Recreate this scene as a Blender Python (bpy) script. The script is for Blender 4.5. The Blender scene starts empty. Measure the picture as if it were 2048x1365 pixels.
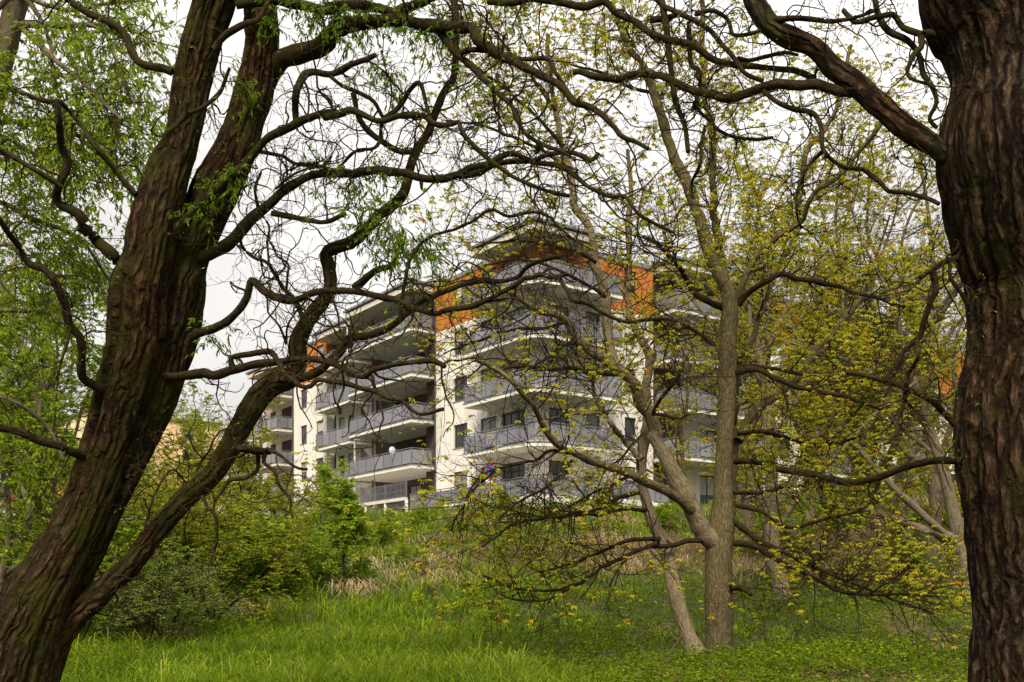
import bpy, math, random
import numpy as np
from mathutils import Vector, Matrix

# ------------------------------------------------------------------ camera, sky, sun, exposure
SC = bpy.context.scene
COL = SC.collection
FPX, HX, HY, EYE = 2066.0, 1024.0, 1180.0, 1.6     # focal length in photo pixels, principal column, horizon row, eye height
cam = bpy.data.cameras.new('camera')
cam.sensor_width = 36.0
cam.lens = 36.0 * FPX / 2048.0
cam.shift_y = (HY - 682.5) / 2048.0
cam.clip_end = 3000.0
cam_o = bpy.data.objects.new('camera', cam)
cam_o.location = (0, 0, EYE)
cam_o.rotation_euler = (math.radians(90), 0, 0)
COL.objects.link(cam_o)
SC.camera = cam_o
SUN_EL, SUN_AZ = math.radians(46), math.radians(190)   # azimuth measured clockwise from +Y
world = bpy.data.worlds.new('World'); SC.world = world; world.use_nodes = True
wn, wl = world.node_tree.nodes, world.node_tree.links
bg = wn['Background']
sky = wn.new('ShaderNodeTexSky'); sky.sky_type = 'NISHITA'; sky.sun_disc = False
sky.sun_elevation = SUN_EL; sky.sun_rotation = SUN_AZ
skym = wn.new('ShaderNodeVectorMath'); skym.operation = 'SCALE'; skym.inputs['Scale'].default_value = 0.10
wl.new(sky.outputs[0], skym.inputs[0])
tc = wn.new('ShaderNodeTexCoord'); sep = wn.new('ShaderNodeSeparateXYZ'); wl.new(tc.outputs['Generated'], sep.inputs[0])
lum = wn.new('ShaderNodeMapRange'); lum.inputs['From Min'].default_value = 0.0; lum.inputs['From Max'].default_value = 1.0
lum.inputs['To Min'].default_value = 0.25; lum.inputs['To Max'].default_value = 1.85   # overcast sky: zenith about three times the horizon
wl.new(sep.outputs['Z'], lum.inputs['Value'])
cn = wn.new('ShaderNodeTexNoise'); cn.inputs['Scale'].default_value = 2.0; cn.inputs['Detail'].default_value = 5
cmap = wn.new('ShaderNodeMapping'); cmap.inputs['Scale'].default_value = (1, 1, 2.4); wl.new(tc.outputs['Generated'], cmap.inputs[0])
wl.new(cmap.outputs[0], cn.inputs['Vector'])
cr = wn.new('ShaderNodeMapRange'); cr.inputs['From Min'].default_value = 0.3; cr.inputs['From Max'].default_value = 0.7
cr.inputs['To Min'].default_value = 0.74; cr.inputs['To Max'].default_value = 1.20
wl.new(cn.outputs['Fac'], cr.inputs['Value'])
mu = wn.new('ShaderNodeMath'); mu.operation = 'MULTIPLY'; wl.new(lum.outputs[0], mu.inputs[0]); wl.new(cr.outputs[0], mu.inputs[1])
cc = wn.new('ShaderNodeVectorMath'); cc.operation = 'SCALE'; cc.inputs[0].default_value = (1.0, 0.955, 0.905); wl.new(mu.outputs[0], cc.inputs['Scale'])
mx = wn.new('ShaderNodeMix'); mx.data_type = 'RGBA'; mx.inputs['Factor'].default_value = 0.93
wl.new(skym.outputs[0], mx.inputs['A']); wl.new(cc.outputs[0], mx.inputs['B'])
wl.new(mx.outputs['Result'], bg.inputs['Color']); bg.inputs['Strength'].default_value = 1.0
sun = bpy.data.lights.new('sun', 'SUN'); sun.energy = 3.2; sun.angle = math.radians(22); sun.color = (1.0, 0.88, 0.70)
sun_o = bpy.data.objects.new('sun', sun); COL.objects.link(sun_o)
sdir = Vector((math.sin(SUN_AZ) * math.cos(SUN_EL), math.cos(SUN_AZ) * math.cos(SUN_EL), math.sin(SUN_EL)))
sun_o.rotation_euler = sdir.to_track_quat('Z', 'Y').to_euler()
sun_o.location = sdir * 200
SC.view_settings.view_transform = 'Standard'; SC.view_settings.look = 'None'
SC.view_settings.exposure = 0.52; SC.view_settings.gamma = 1.0
SC.cycles.max_bounces = 5; SC.cycles.diffuse_bounces = 3; SC.cycles.glossy_bounces = 2; SC.cycles.transmission_bounces = 3; SC.cycles.transparent_max_bounces = 4

# ------------------------------------------------------------------ helpers
RNG = np.random.default_rng(11)

def P(px, py, d):
    return np.array(((px - HX) / FPX * d, d, EYE + (HY - py) / FPX * d))

def nrm(v):
    return v / np.maximum(np.linalg.norm(v, axis=-1, keepdims=True), 1e-9)

def _hash(i, j, k):
    h = (i * 374761393 + j * 668265263 + k * 2147483647 + 1013904223) & 0xffffffff
    h = ((h ^ (h >> 13)) * 1274126177) & 0xffffffff
    return ((h ^ (h >> 16)) & 0xffff) / 32767.5 - 1.0

def vnoise(p):
    p = np.asarray(p, float); i = np.floor(p).astype(np.int64); f = p - i; f = f * f * (3 - 2 * f)
    out = 0
    for a in (0, 1):
        for b in (0, 1):
            for c in (0, 1):
                w = (f[..., 0] if a else 1 - f[..., 0]) * (f[..., 1] if b else 1 - f[..., 1]) * (f[..., 2] if c else 1 - f[..., 2])
                out = out + w * _hash(i[..., 0] + a, i[..., 1] + b, i[..., 2] + c)
    return out

def n2(x, y, s, z=0.0):
    x = np.asarray(x, float); y = np.asarray(y, float)
    return vnoise(np.stack([x * s, y * s, np.full_like(x, z)], -1))

class Geo:
    def __init__(self):
        self.V = []; self.Q = []; self.T = []; self.qt = []; self.tt = []; self.n = 0; self.B = []; self.has_b = False
    def add(self, V, Q=None, T=None, qt=None, tt=None, bark=None):
        V = np.asarray(V, float).reshape(-1, 3)
        self.V.append(V)
        if bark is not None: self.B.append(bark.reshape(-1, 3)); self.has_b = True
        else: self.B.append(V)
        if Q is not None:
            Q = np.asarray(Q, np.int64).reshape(-1, 4); self.Q.append(Q + self.n)
            self.qt.append(np.zeros(len(Q)) if qt is None else np.broadcast_to(qt, (len(Q),)))
        if T is not None:
            T = np.asarray(T, np.int64).reshape(-1, 3); self.T.append(T + self.n)
            self.tt.append(np.zeros(len(T)) if tt is None else np.broadcast_to(tt, (len(T),)))
        self.n += len(V)
    def mesh(self, name, mat, smooth=False):
        me = bpy.data.meshes.new(name)
        V = np.concatenate(self.V) if self.V else np.zeros((0, 3))
        Q = np.concatenate(self.Q) if self.Q else np.zeros((0, 4), np.int64)
        T = np.concatenate(self.T) if self.T else np.zeros((0, 3), np.int64)
        me.vertices.add(len(V)); me.vertices.foreach_set('co', V.astype(np.float32).ravel())
        me.loops.add(Q.size + T.size); me.loops.foreach_set('vertex_index', np.concatenate([Q.ravel(), T.ravel()]).astype(np.int32))
        me.polygons.add(len(Q) + len(T))
        ls = np.concatenate([np.arange(len(Q)) * 4, Q.size + np.arange(len(T)) * 3]).astype(np.int32)
        me.polygons.foreach_set('loop_start', ls)
        tint = np.concatenate([np.concatenate(self.qt) if self.qt else np.zeros(0), np.concatenate(self.tt) if self.tt else np.zeros(0)])
        a = me.attributes.new('tint', 'FLOAT', 'FACE'); a.data.foreach_set('value', tint.astype(np.float32))
        if self.has_b:
            b = me.attributes.new('bark', 'FLOAT_VECTOR', 'POINT'); b.data.foreach_set('vector', np.concatenate(self.B).astype(np.float32).ravel())
        me.update(calc_edges=True)
        me.polygons.foreach_set('use_smooth', np.full(len(me.polygons), bool(smooth)))
        if mat: me.materials.append(mat)
        return me
    def build(self, name, mat, parent=None, smooth=False, stuff=False):
        o = bpy.data.objects.new(name, self.mesh(name, mat, smooth)); COL.objects.link(o)
        if parent is not None: o.parent = parent
        if stuff: o['kind'] = 'stuff'
        return o
    def box(self, x0, x1, y0, y1, z0, z1):
        v = [(x, y, z) for z in (z0, z1) for y in (y0, y1) for x in (x0, x1)]
        self.add(v, [(0, 2, 3, 1), (4, 5, 7, 6), (0, 1, 5, 4), (2, 6, 7, 3), (0, 4, 6, 2), (1, 3, 7, 5)])
        return self

def box_obj(name, mat, parent, x0, x1, y0, y1, z0, z1, bevel=0.0):
    o = Geo().box(min(x0, x1), max(x0, x1), min(y0, y1), max(y0, y1), min(z0, z1), max(z0, z1)).build(name, mat, parent)
    return o

def empty(name, loc=(0, 0, 0), rz=0.0, label=None, cat=None, group=None):
    o = bpy.data.objects.new(name, None); COL.objects.link(o); o.location = loc; o.rotation_euler = (0, 0, rz)
    tag(o, label, cat, group)
    return o

def tag(o, label=None, cat=None, group=None, kind=None):
    if label: o['label'] = label
    if cat: o['category'] = cat
    if group: o['group'] = group
    if kind: o['kind'] = kind
    return o

def copy_tree(o, parent=None):
    c = o.copy(); COL.objects.link(c)
    if parent is not None: c.parent = parent
    for ch in list(o.children): copy_tree(ch, c)
    return c

# ------------------------------------------------------------------ materials
def mat_base(name):
    m = bpy.data.materials.new(name); m.use_nodes = True
    nt = m.node_tree; return m, nt.nodes, nt.links, nt.nodes['Principled BSDF']

def ramp(n, l, src, stops):
    r = n.new('ShaderNodeValToRGB'); e = r.color_ramp.elements
    while len(e) < len(stops): e.new(0.5)
    for el, (p, c) in zip(e, stops): el.position = p; el.color = (*c, 1)
    l.new(src, r.inputs[0]); return r.outputs[0]

def leaf_mat(name, stops, trans=0.35, rough=0.75):
    m, n, l, b = mat_base(name)
    a = n.new('ShaderNodeAttribute'); a.attribute_name = 'tint'
    c = ramp(n, l, a.outputs['Fac'], stops)
    l.new(c, b.inputs['Base Color']); b.inputs['Roughness'].default_value = rough
    b.inputs['Specular IOR Level'].default_value = 0.06
    t = n.new('ShaderNodeBsdfTranslucent'); l.new(c, t.inputs['Color'])
    mix = n.new('ShaderNodeMixShader'); mix.inputs[0].default_value = trans
    l.new(b.outputs[0], mix.inputs[1]); l.new(t.outputs[0], mix.inputs[2])
    l.new(mix.outputs[0], n['Material Output'].inputs[0]); return m

def bark_mat(name, dark, mid, light, moss=None, moss_amt=0.5, sc=(26, 26, 5), bump=0.8, crack=0.0, csc=(16, 16, 3.6)):
    m, n, l, b = mat_base(name)
    a = n.new('ShaderNodeAttribute'); a.attribute_name = 'bark'
    mp = n.new('ShaderNodeMapping'); mp.inputs['Scale'].default_value = sc; l.new(a.outputs['Vector'], mp.inputs[0])
    nz = n.new('ShaderNodeTexNoise'); nz.inputs['Scale'].default_value = 1.0; nz.inputs['Detail'].default_value = 8; nz.inputs['Roughness'].default_value = 0.7
    l.new(mp.outputs[0], nz.inputs['Vector'])
    col = ramp(n, l, nz.outputs['Fac'], [(0.30, dark), (0.50, mid), (0.72, light)]); hgt = nz.outputs['Fac']
    if crack:
        ds = n.new('ShaderNodeTexNoise'); ds.inputs['Scale'].default_value = 7; ds.inputs['Detail'].default_value = 4; l.new(a.outputs['Vector'], ds.inputs['Vector'])
        sc_ = n.new('ShaderNodeVectorMath'); sc_.operation = 'SCALE'; sc_.inputs['Scale'].default_value = 0.09; l.new(ds.outputs['Color'], sc_.inputs[0])
        ad = n.new('ShaderNodeVectorMath'); l.new(a.outputs['Vector'], ad.inputs[0]); l.new(sc_.outputs[0], ad.inputs[1])
        m2 = n.new('ShaderNodeMapping'); m2.inputs['Scale'].default_value = csc; l.new(ad.outputs[0], m2.inputs[0])
        vo = n.new('ShaderNodeTexVoronoi'); vo.feature = 'DISTANCE_TO_EDGE'; vo.inputs['Scale'].default_value = 1.0; l.new(m2.outputs[0], vo.inputs['Vector'])
        cm = n.new('ShaderNodeMapRange'); cm.interpolation_type = 'SMOOTHSTEP'; cm.inputs['From Min'].default_value = 0.0; cm.inputs['From Max'].default_value = 0.26; l.new(vo.outputs['Distance'], cm.inputs['Value'])
        cf = n.new('ShaderNodeMapRange'); cf.inputs['To Min'].default_value = 1 - crack; l.new(cm.outputs[0], cf.inputs['Value'])
        mi = n.new('ShaderNodeMix'); mi.data_type = 'RGBA'; l.new(cf.outputs[0], mi.inputs['Factor']); mi.inputs['A'].default_value = (*dark, 1); l.new(col, mi.inputs['B']); col = mi.outputs['Result']
        hm = n.new('ShaderNodeMath'); hm.operation = 'MULTIPLY_ADD'; l.new(nz.outputs['Fac'], hm.inputs[0]); hm.inputs[1].default_value = 0.7; l.new(cm.outputs[0], hm.inputs[2]); hgt = hm.outputs[0]
    if crack > .5:
        bz = n.new('ShaderNodeTexNoise'); bz.inputs['Scale'].default_value = 1.7; bz.inputs['Detail'].default_value = 5; l.new(a.outputs['Vector'], bz.inputs['Vector'])
        bf = n.new('ShaderNodeMapRange'); bf.inputs['From Min'].default_value = 0.42; bf.inputs['From Max'].default_value = 0.62; l.new(bz.outputs['Fac'], bf.inputs['Value'])
        tn = n.new('ShaderNodeMix'); tn.data_type = 'RGBA'; tn.blend_type = 'MULTIPLY'; l.new(bf.outputs[0], tn.inputs['Factor']); l.new(col, tn.inputs['A']); tn.inputs['B'].default_value = (1.18, 0.97, 0.80, 1); col = tn.outputs['Result']
    if moss:
        n2_ = n.new('ShaderNodeTexNoise'); n2_.inputs['Scale'].default_value = 2.2; n2_.inputs['Detail'].default_value = 8; n2_.inputs['Roughness'].default_value = 0.7
        l.new(a.outputs['Vector'], n2_.inputs['Vector'])
        mr = n.new('ShaderNodeMapRange'); mr.inputs['From Min'].default_value = 0.62 - 0.2 * moss_amt; mr.inputs['From Max'].default_value = 0.78 - 0.2 * moss_amt
        mr.inputs['To Max'].default_value = 0.7
        l.new(n2_.outputs['Fac'], mr.inputs['Value'])
        mi = n.new('ShaderNodeMix'); mi.data_type = 'RGBA'; mi.blend_type = 'MIX'; l.new(mr.outputs[0], mi.inputs['Factor']); l.new(col, mi.inputs['A']); mi.inputs['B'].default_value = (*moss, 1)
        col = mi.outputs['Result']
    l.new(col, b.inputs['Base Color']); b.inputs['Roughness'].default_value = 0.95; b.inputs['Specular IOR Level'].default_value = 0.05
    bp = n.new('ShaderNodeBump'); bp.inputs['Strength'].default_value = bump; bp.inputs['Distance'].default_value = 0.025 if crack else 0.015
    l.new(hgt, bp.inputs['Height']); l.new(bp.outputs[0], b.inputs['Normal'])
    return m

def plain(name, col, rough=0.7, var=0.08, scale=3.0, bump=0.0, metal=0.0, spec=0.3):
    m, n, l, b = mat_base(name)
    t = n.new('ShaderNodeTexCoord')
    nz = n.new('ShaderNodeTexNoise'); nz.inputs['Scale'].default_value = scale; nz.inputs['Detail'].default_value = 6
    l.new(t.outputs['Object'], nz.inputs['Vector'])
    lo = tuple(max(0, c * (1 - var)) for c in col); hi = tuple(min(1, c * (1 + var)) for c in col)
    l.new(ramp(n, l, nz.outputs['Fac'], [(0.3, lo), (0.7, hi)]), b.inputs['Base Color'])
    b.inputs['Roughness'].default_value = rough; b.inputs['Metallic'].default_value = metal; b.inputs['Specular IOR Level'].default_value = spec
    if bump:
        z2 = n.new('ShaderNodeTexNoise'); z2.inputs['Scale'].default_value = 90; l.new(t.outputs['Object'], z2.inputs['Vector'])
        bp = n.new('ShaderNodeBump'); bp.inputs['Strength'].default_value = bump; bp.inputs['Distance'].default_value = 0.01
        l.new(z2.outputs['Fac'], bp.inputs['Height']); l.new(bp.outputs[0], b.inputs['Normal'])
    return m

def render_mat(name, col, streak=0.10):
    """painted render: faint vertical rain streaks and fine grain"""
    m, n, l, b = mat_base(name)
    t = n.new('ShaderNodeTexCoord'); mp = n.new('ShaderNodeMapping'); mp.inputs['Scale'].default_value = (2.2, 2.2, 0.14)
    l.new(t.outputs['Object'], mp.inputs[0])
    nz = n.new('ShaderNodeTexNoise'); nz.inputs['Scale'].default_value = 1.5; nz.inputs['Detail'].default_value = 7; l.new(mp.outputs[0], nz.inputs['Vector'])
    lo = tuple(c * (1 - streak) for c in col)
    l.new(ramp(n, l, nz.outputs['Fac'], [(0.33, lo), (0.6, col)]), b.inputs['Base Color'])
    b.inputs['Roughness'].default_value = 0.9; b.inputs['Specular IOR Level'].default_value = 0.15
    z2 = n.new('ShaderNodeTexNoise'); z2.inputs['Scale'].default_value = 60; l.new(t.outputs['Object'], z2.inputs['Vector'])
    bp = n.new('ShaderNodeBump'); bp.inputs['Strength'].default_value = 0.15; bp.inputs['Distance'].default_value = 0.01
    l.new(z2.outputs['Fac'], bp.inputs['Height']); l.new(bp.outputs[0], b.inputs['Normal'])
    return m

M = {}
M['willow_bark'] = bark_mat('willow bark', (0.004, 0.0025, 0.0015), (0.034, 0.021, 0.011), (0.125, 0.085, 0.050), (0.034, 0.036, 0.006), 0.95, (42, 42, 12), 1.0, 0.65, (17, 17, 2.6))
M['willow_limb'] = bark_mat('willow limb bark', (0.006, 0.004, 0.002), (0.026, 0.018, 0.009), (0.070, 0.050, 0.027), (0.032, 0.034, 0.006), 0.7, (60, 60, 26), 0.8)
M['old_bark'] = bark_mat('furrowed bark', (0.004, 0.003, 0.002), (0.038, 0.025, 0.016), (0.145, 0.102, 0.066), (0.036, 0.042, 0.007), 0.45, (60, 60, 18), 1.0, 0.8, (20, 20, 2.8))
M['grey_bark'] = bark_mat('smooth grey brown bark', (0.042, 0.033, 0.016), (0.122, 0.098, 0.052), (0.225, 0.185, 0.11), (0.065, 0.066, 0.012), 0.6, (48, 48, 10), 0.5, 0.35, (26, 26, 4))
M['pale_bark'] = bark_mat('pale smooth bark', (0.075, 0.058, 0.034), (0.20, 0.158, 0.098), (0.31, 0.255, 0.17), (0.13, 0.12, 0.04), 0.25, (48, 48, 10), 0.5, 0.3, (26, 26, 4))
M['twig'] = bark_mat('twig bark', (0.012, 0.008, 0.004), (0.028, 0.019, 0.010), (0.055, 0.039, 0.021), None, 0, (60, 60, 30), 0.3)
M['grove_bark'] = bark_mat('grove bark', (0.07, 0.055, 0.038), (0.145, 0.115, 0.078), (0.22, 0.18, 0.13), (0.09, 0.09, 0.02), 0.4, (30, 30, 6), 0.5)
M['chestnut_leaf'] = leaf_mat('young chestnut leaf', [(0.0, (0.25, 0.29, 0.016)), (0.5, (0.44, 0.44, 0.026)), (0.84, (0.58, 0.46, 0.032)), (1.0, (0.54, 0.19, 0.022))], 0.5)
M['grove_leaf'] = leaf_mat('grove leaf', [(0.0, (0.22, 0.25, 0.016)), (0.6, (0.40, 0.385, 0.026)), (0.92, (0.50, 0.37, 0.032)), (1.0, (0.46, 0.20, 0.026))], 0.5)
M['willow_leaf'] = leaf_mat('willow leaf', [(0.0, (0.055, 0.115, 0.008)), (0.6, (0.145, 0.235, 0.015)), (1.0, (0.30, 0.38, 0.035))], 0.48)
M['far_leaf'] = leaf_mat('pale leaf', [(0.0, (0.13, 0.19, 0.030)), (0.6, (0.25, 0.32, 0.060)), (1.0, (0.40, 0.44, 0.13))], 0.45)
M['mid_leaf'] = leaf_mat('mid green leaf', [(0.0, (0.10, 0.17, 0.010)), (0.6, (0.23, 0.32, 0.018)), (1.0, (0.42, 0.48, 0.045))], 0.48)
M['shrub_leaf'] = leaf_mat('shrub leaf', [(0.0, (0.11, 0.15, 0.012)), (0.6, (0.30, 0.33, 0.026)), (1.0, (0.50, 0.48, 0.055))], 0.45)
M['dark_leaf'] = leaf_mat('dark shrub leaf', [(0.0, (0.040, 0.085, 0.006)), (0.7, (0.12, 0.20, 0.012)), (1.0, (0.24, 0.33, 0.022))], 0.4)
M['sapling_leaf'] = leaf_mat('sapling leaf', [(0.0, (0.15, 0.26, 0.016)), (0.6, (0.28, 0.39, 0.028)), (1.0, (0.42, 0.50, 0.055))], 0.45)
M['grass'] = leaf_mat('meadow grass', [(0.0, (0.030, 0.062, 0.003)), (0.5, (0.130, 0.212, 0.008)), (0.85, (0.33, 0.40, 0.030)), (1.0, (0.46, 0.39, 0.13))], 0.42)
M['dry'] = leaf_mat('dry grass', [(0.0, (0.22, 0.145, 0.07)), (0.5, (0.40, 0.29, 0.15)), (1.0, (0.58, 0.46, 0.29))], 0.25, 0.8)
M['herb'] = leaf_mat('herb leaf', [(0.0, (0.035, 0.066, 0.003)), (0.6, (0.115, 0.175, 0.006)), (1.0, (0.28, 0.33, 0.018))], 0.38)
M['petal'] = plain('white petal', (0.75, 0.75, 0.70))
M['white'] = render_mat('white render', (0.77, 0.73, 0.67), 0.16)
M['orange'] = render_mat('orange render', (0.52, 0.185, 0.045), 0.22)
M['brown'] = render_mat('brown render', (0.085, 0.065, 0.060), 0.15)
M['soffit'] = render_mat('soffit render', (0.66, 0.62, 0.56), 0.12)
M['flash'] = plain('roof flashing', (0.17, 0.19, 0.19), 0.45)
M['frame'] = plain('anthracite frame', (0.045, 0.045, 0.05), 0.4)
M['rail'] = plain('grey steel', (0.17, 0.175, 0.20), 0.35, metal=0.3)
M['steel'] = plain('galvanised steel', (0.52, 0.52, 0.54), 0.4, metal=0.2)
M['panel'] = plain('frosted glass panel', (0.190, 0.188, 0.215), 0.30, 0.03, 0.3, spec=0.4)
def glass_mat():
    m, n, l, b = mat_base('window glass')
    b.inputs['Base Color'].default_value = (0.020, 0.022, 0.028, 1); b.inputs['Roughness'].default_value = 0.04; b.inputs['Specular IOR Level'].default_value = 0.6
    t = n.new('ShaderNodeTexCoord'); nz = n.new('ShaderNodeTexNoise'); nz.inputs['Scale'].default_value = 1.3; l.new(t.outputs['Object'], nz.inputs['Vector'])
    bp = n.new('ShaderNodeBump'); bp.inputs['Strength'].default_value = 0.05; l.new(nz.outputs['Fac'], bp.inputs['Height']); l.new(bp.outputs[0], b.inputs['Normal'])
    return m
def vary(m, amt):
    n, l = m.node_tree.nodes, m.node_tree.links; b = n['Principled BSDF']; src = b.inputs['Base Color'].links[0].from_socket
    oi = n.new('ShaderNodeObjectInfo'); mr = n.new('ShaderNodeMapRange'); mr.inputs['To Min'].default_value = 1 - amt; mr.inputs['To Max'].default_value = 1 + amt; l.new(oi.outputs['Random'], mr.inputs['Value'])
    v = n.new('ShaderNodeVectorMath'); v.operation = 'SCALE'; l.new(src, v.inputs[0]); l.new(mr.outputs[0], v.inputs['Scale']); l.new(v.outputs[0], b.inputs['Base Color'])
vary(M['panel'], 0.16)
M['glass'] = glass_mat()
M['curtain'] = plain('pale blind', (0.42, 0.40, 0.37), 0.8)
vary(M['curtain'], 0.5)
M['peach'] = render_mat('peach render', (0.78, 0.56, 0.33), 0.08)
M['cream'] = render_mat('cream render', (0.78, 0.66, 0.40), 0.08)
M['redroof'] = plain('red roof tile', (0.48, 0.12, 0.06), 0.8, 0.25, 8)
M['red'] = plain('sign red', (0.62, 0.02, 0.02), 0.4)
M['blue'] = plain('sign blue', (0.02, 0.16, 0.55), 0.4)
M['signwhite'] = plain('sign white', (0.8, 0.8, 0.78), 0.4)
M['conc'] = plain('pale concrete', (0.60, 0.57, 0.52), 0.85, 0.12, 2.0, 0.2)

def ground_mat():
    m, n, l, b = mat_base('soil and litter')
    t = n.new('ShaderNodeTexCoord')
    a = n.new('ShaderNodeTexNoise'); a.inputs['Scale'].default_value = 0.35; a.inputs['Detail'].default_value = 8; l.new(t.outputs['Object'], a.inputs['Vector'])
    c = n.new('ShaderNodeTexNoise'); c.inputs['Scale'].default_value = 9; c.inputs['Detail'].default_value = 8; l.new(t.outputs['Object'], c.inputs['Vector'])
    c1 = ramp(n, l, c.outputs['Fac'], [(0.3, (0.022, 0.030, 0.008)), (0.55, (0.045, 0.065, 0.012)), (0.75, (0.09, 0.075, 0.035))])
    c2 = ramp(n, l, c.outputs['Fac'], [(0.3, (0.05, 0.04, 0.02)), (0.7, (0.14, 0.10, 0.055))])
    f = ramp(n, l, a.outputs['Fac'], [(0.50, (0, 0, 0)), (0.66, (1, 1, 1))])
    mi = n.new('ShaderNodeMix'); mi.data_type = 'RGBA'; l.new(f, mi.inputs['Factor']); l.new(c1, mi.inputs['A']); l.new(c2, mi.inputs['B'])
    l.new(mi.outputs['Result'], b.inputs['Base Color']); b.inputs['Roughness'].default_value = 0.95; b.inputs['Specular IOR Level'].default_value = 0.1
    bp = n.new('ShaderNodeBump'); bp.inputs['Strength'].default_value = 0.8; bp.inputs['Distance'].default_value = 0.05; l.new(c.outputs['Fac'], bp.inputs['Height']); l.new(bp.outputs[0], b.inputs['Normal'])
    return m
M['ground'] = ground_mat()

# ------------------------------------------------------------------ terrain
TD = [-400, -60, 0, 6, 9, 12, 16, 20, 25, 30, 36, 45, 52, 56, 66, 120, 700]
TH = [-6.0, -3.0, -1.6, -1.25, -1.12, -1.08, -1.06, -0.78, -0.20, 0.60, 1.60, 3.05, 4.05, 4.5, 4.7, 4.9, 6.0]
def sst(x, a, b):
    t = np.clip((x - a) / (b - a), 0, 1); return t * t * (3 - 2 * t)
def zg(x, y):
    x = np.asarray(x, float); y = np.asarray(y, float)
    h = np.interp(y, TD, TH) + EYE
    near = sst(y, 1, 8) * (1 - sst(y, 58, 75))
    h = h + near * (0.10 * n2(x, y, 0.30) + 0.045 * n2(x, y, 0.9, 3.3)) + sst(y, 22, 30) * (1 - sst(y, 46, 54)) * 0.30 * n2(x, y, 0.22, 7.7)
    h = h + sst(x, 8, 22) * sst(y, 32, 50) * 1.1 - (0.45 * sst(-x, 1, 8) + 0.6 * sst(-x, 8, 18)) * sst(y, 30, 42) * (1 - sst(y, 54, 66))
    return h
def build_ground():
    g = np.concatenate([np.linspace(-700, -60, 14)[:-1], np.linspace(-60, -30, 16)[:-1], np.linspace(-30, 30, 201), np.linspace(30, 60, 16)[1:], np.linspace(60, 700, 14)[1:]])
    gy = np.concatenate([np.linspace(-400, -5, 14)[:-1], np.linspace(-5, 64, 231), np.linspace(64, 120, 20)[1:], np.linspace(120, 700, 12)[1:]])
    X, Y = np.meshgrid(g, gy); V = np.stack([X, Y, zg(X, Y)], -1).reshape(-1, 3)
    nx, ny = len(g), len(gy); I = np.arange(nx * ny).reshape(ny, nx)
    Q = np.stack([I[:-1, :-1], I[:-1, 1:], I[1:, 1:], I[1:, :-1]], -1).reshape(-1, 4)
    G = Geo(); G.add(V, Q); o = G.build('ground', M['ground'], None, True); tag(o, kind='structure')
build_ground()

# ------------------------------------------------------------------ apartment building (local x: along the right facade, local y: along the left facade)
BO = P(1067, HY, 57.0); CA, SA = 0.814, 0.581; BSX, BSY = 0.95, 1.085
B_ROT = math.atan2(SA, CA)
FLOOR = [5.25, 8.28, 11.3, 14.33, 17.36]      # slab tops above the eye
ROOF = 20.15
ZB = 3.4

def wall_panel(parent, axis, w, a0, a1, z0, z1, holes, mat, flip, name='wall', depth=0.22):
    """wall sheet on plane axis=w spanning a0..a1, z0..z1, with real openings (a,b,c,d) and reveals"""
    As = sorted({a0, a1, *[h[0] for h in holes], *[h[1] for h in holes]}); Zs = sorted({z0, z1, *[h[2] for h in holes], *[h[3] for h in holes]})
    g = Geo()
    def pt(a, z, q=0.0): return (w + q, a, z) if axis == 'x' else (a, w + q, z)
    for i in range(len(As) - 1):
        for j in range(len(Zs) - 1):
            ca, cz = (As[i] + As[i + 1]) / 2, (Zs[j] + Zs[j + 1]) / 2
            if any(h[0] < ca < h[1] and h[2] < cz < h[3] for h in holes): continue
            g.add([pt(As[i], Zs[j]), pt(As[i + 1], Zs[j]), pt(As[i + 1], Zs[j + 1]), pt(As[i], Zs[j + 1])], [(0, 1, 2, 3)])
    for (a, b, c, d) in holes:
        for (p, q) in (((a, c), (b, c)), ((b, c), (b, d)), ((b, d), (a, d)), ((a, d), (a, c))):
            g.add([pt(*p), pt(*q), pt(*q, depth), pt(*p, depth)], [(0, 1, 2, 3)])
    return g.build(name, mat, parent)

_wm = {}
def window(parent, axis, w, h, kind='win', seed=0):
    a, b, c, d = h; W, H = round(b - a, 3), round(d - c, 3); t = 0.07
    key = (axis, W, H, kind)
    if key not in _wm:
        def bx(g, u0, u1, z0, z1, q0, q1):
            return g.box(q0, q1, u0, u1, z0, z1) if axis == 'x' else g.box(u0, u1, q0, q1, z0, z1)
        f = Geo(); q0, q1 = 0.12, 0.19
        bx(f, 0, t, 0, H, q0, q1); bx(f, W - t, W, 0, H, q0, q1); bx(f, t, W - t, 0, t, q0, q1); bx(f, t, W - t, H - t, H, q0, q1)
        nm = max(1, int(round(W / 0.85)))
        for i in range(1, nm): bx(f, W * i / nm - t * .6, W * i / nm + t * .6, t, H - t, q0 + .005, q1 - .005)
        p = Geo(); bx(p, t, W - t, t, H - t, 0.155, 0.165)
        s = Geo(); bx(s, -0.04, W + 0.04, -0.05, -0.003, -0.05, 0.11)
        c_ = Geo(); bx(c_, t, W - t, H * 0.45, H - t, 0.150, 0.1545)
        _wm[key] = (f.mesh('frame', M['frame']), p.mesh('pane', M['glass']), s.mesh('sill', M['flash']), c_.mesh('blind', M['curtain']))
    loc = (w, a, c) if axis == 'x' else (a, w, c)
    def ins(n, me, par):
        o = bpy.data.objects.new(n, me); COL.objects.link(o); o.parent = par; return o
    o = ins('window' if kind == 'win' else 'balcony_door', _wm[key][0], parent); o.location = loc
    ins('pane', _wm[key][1], o)
    if kind == 'win': ins('sill', _wm[key][2], o)
    if (seed * 7919) % 5 in (0, 2, 3): ins('blind', _wm[key][3], o)
    return o

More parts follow.
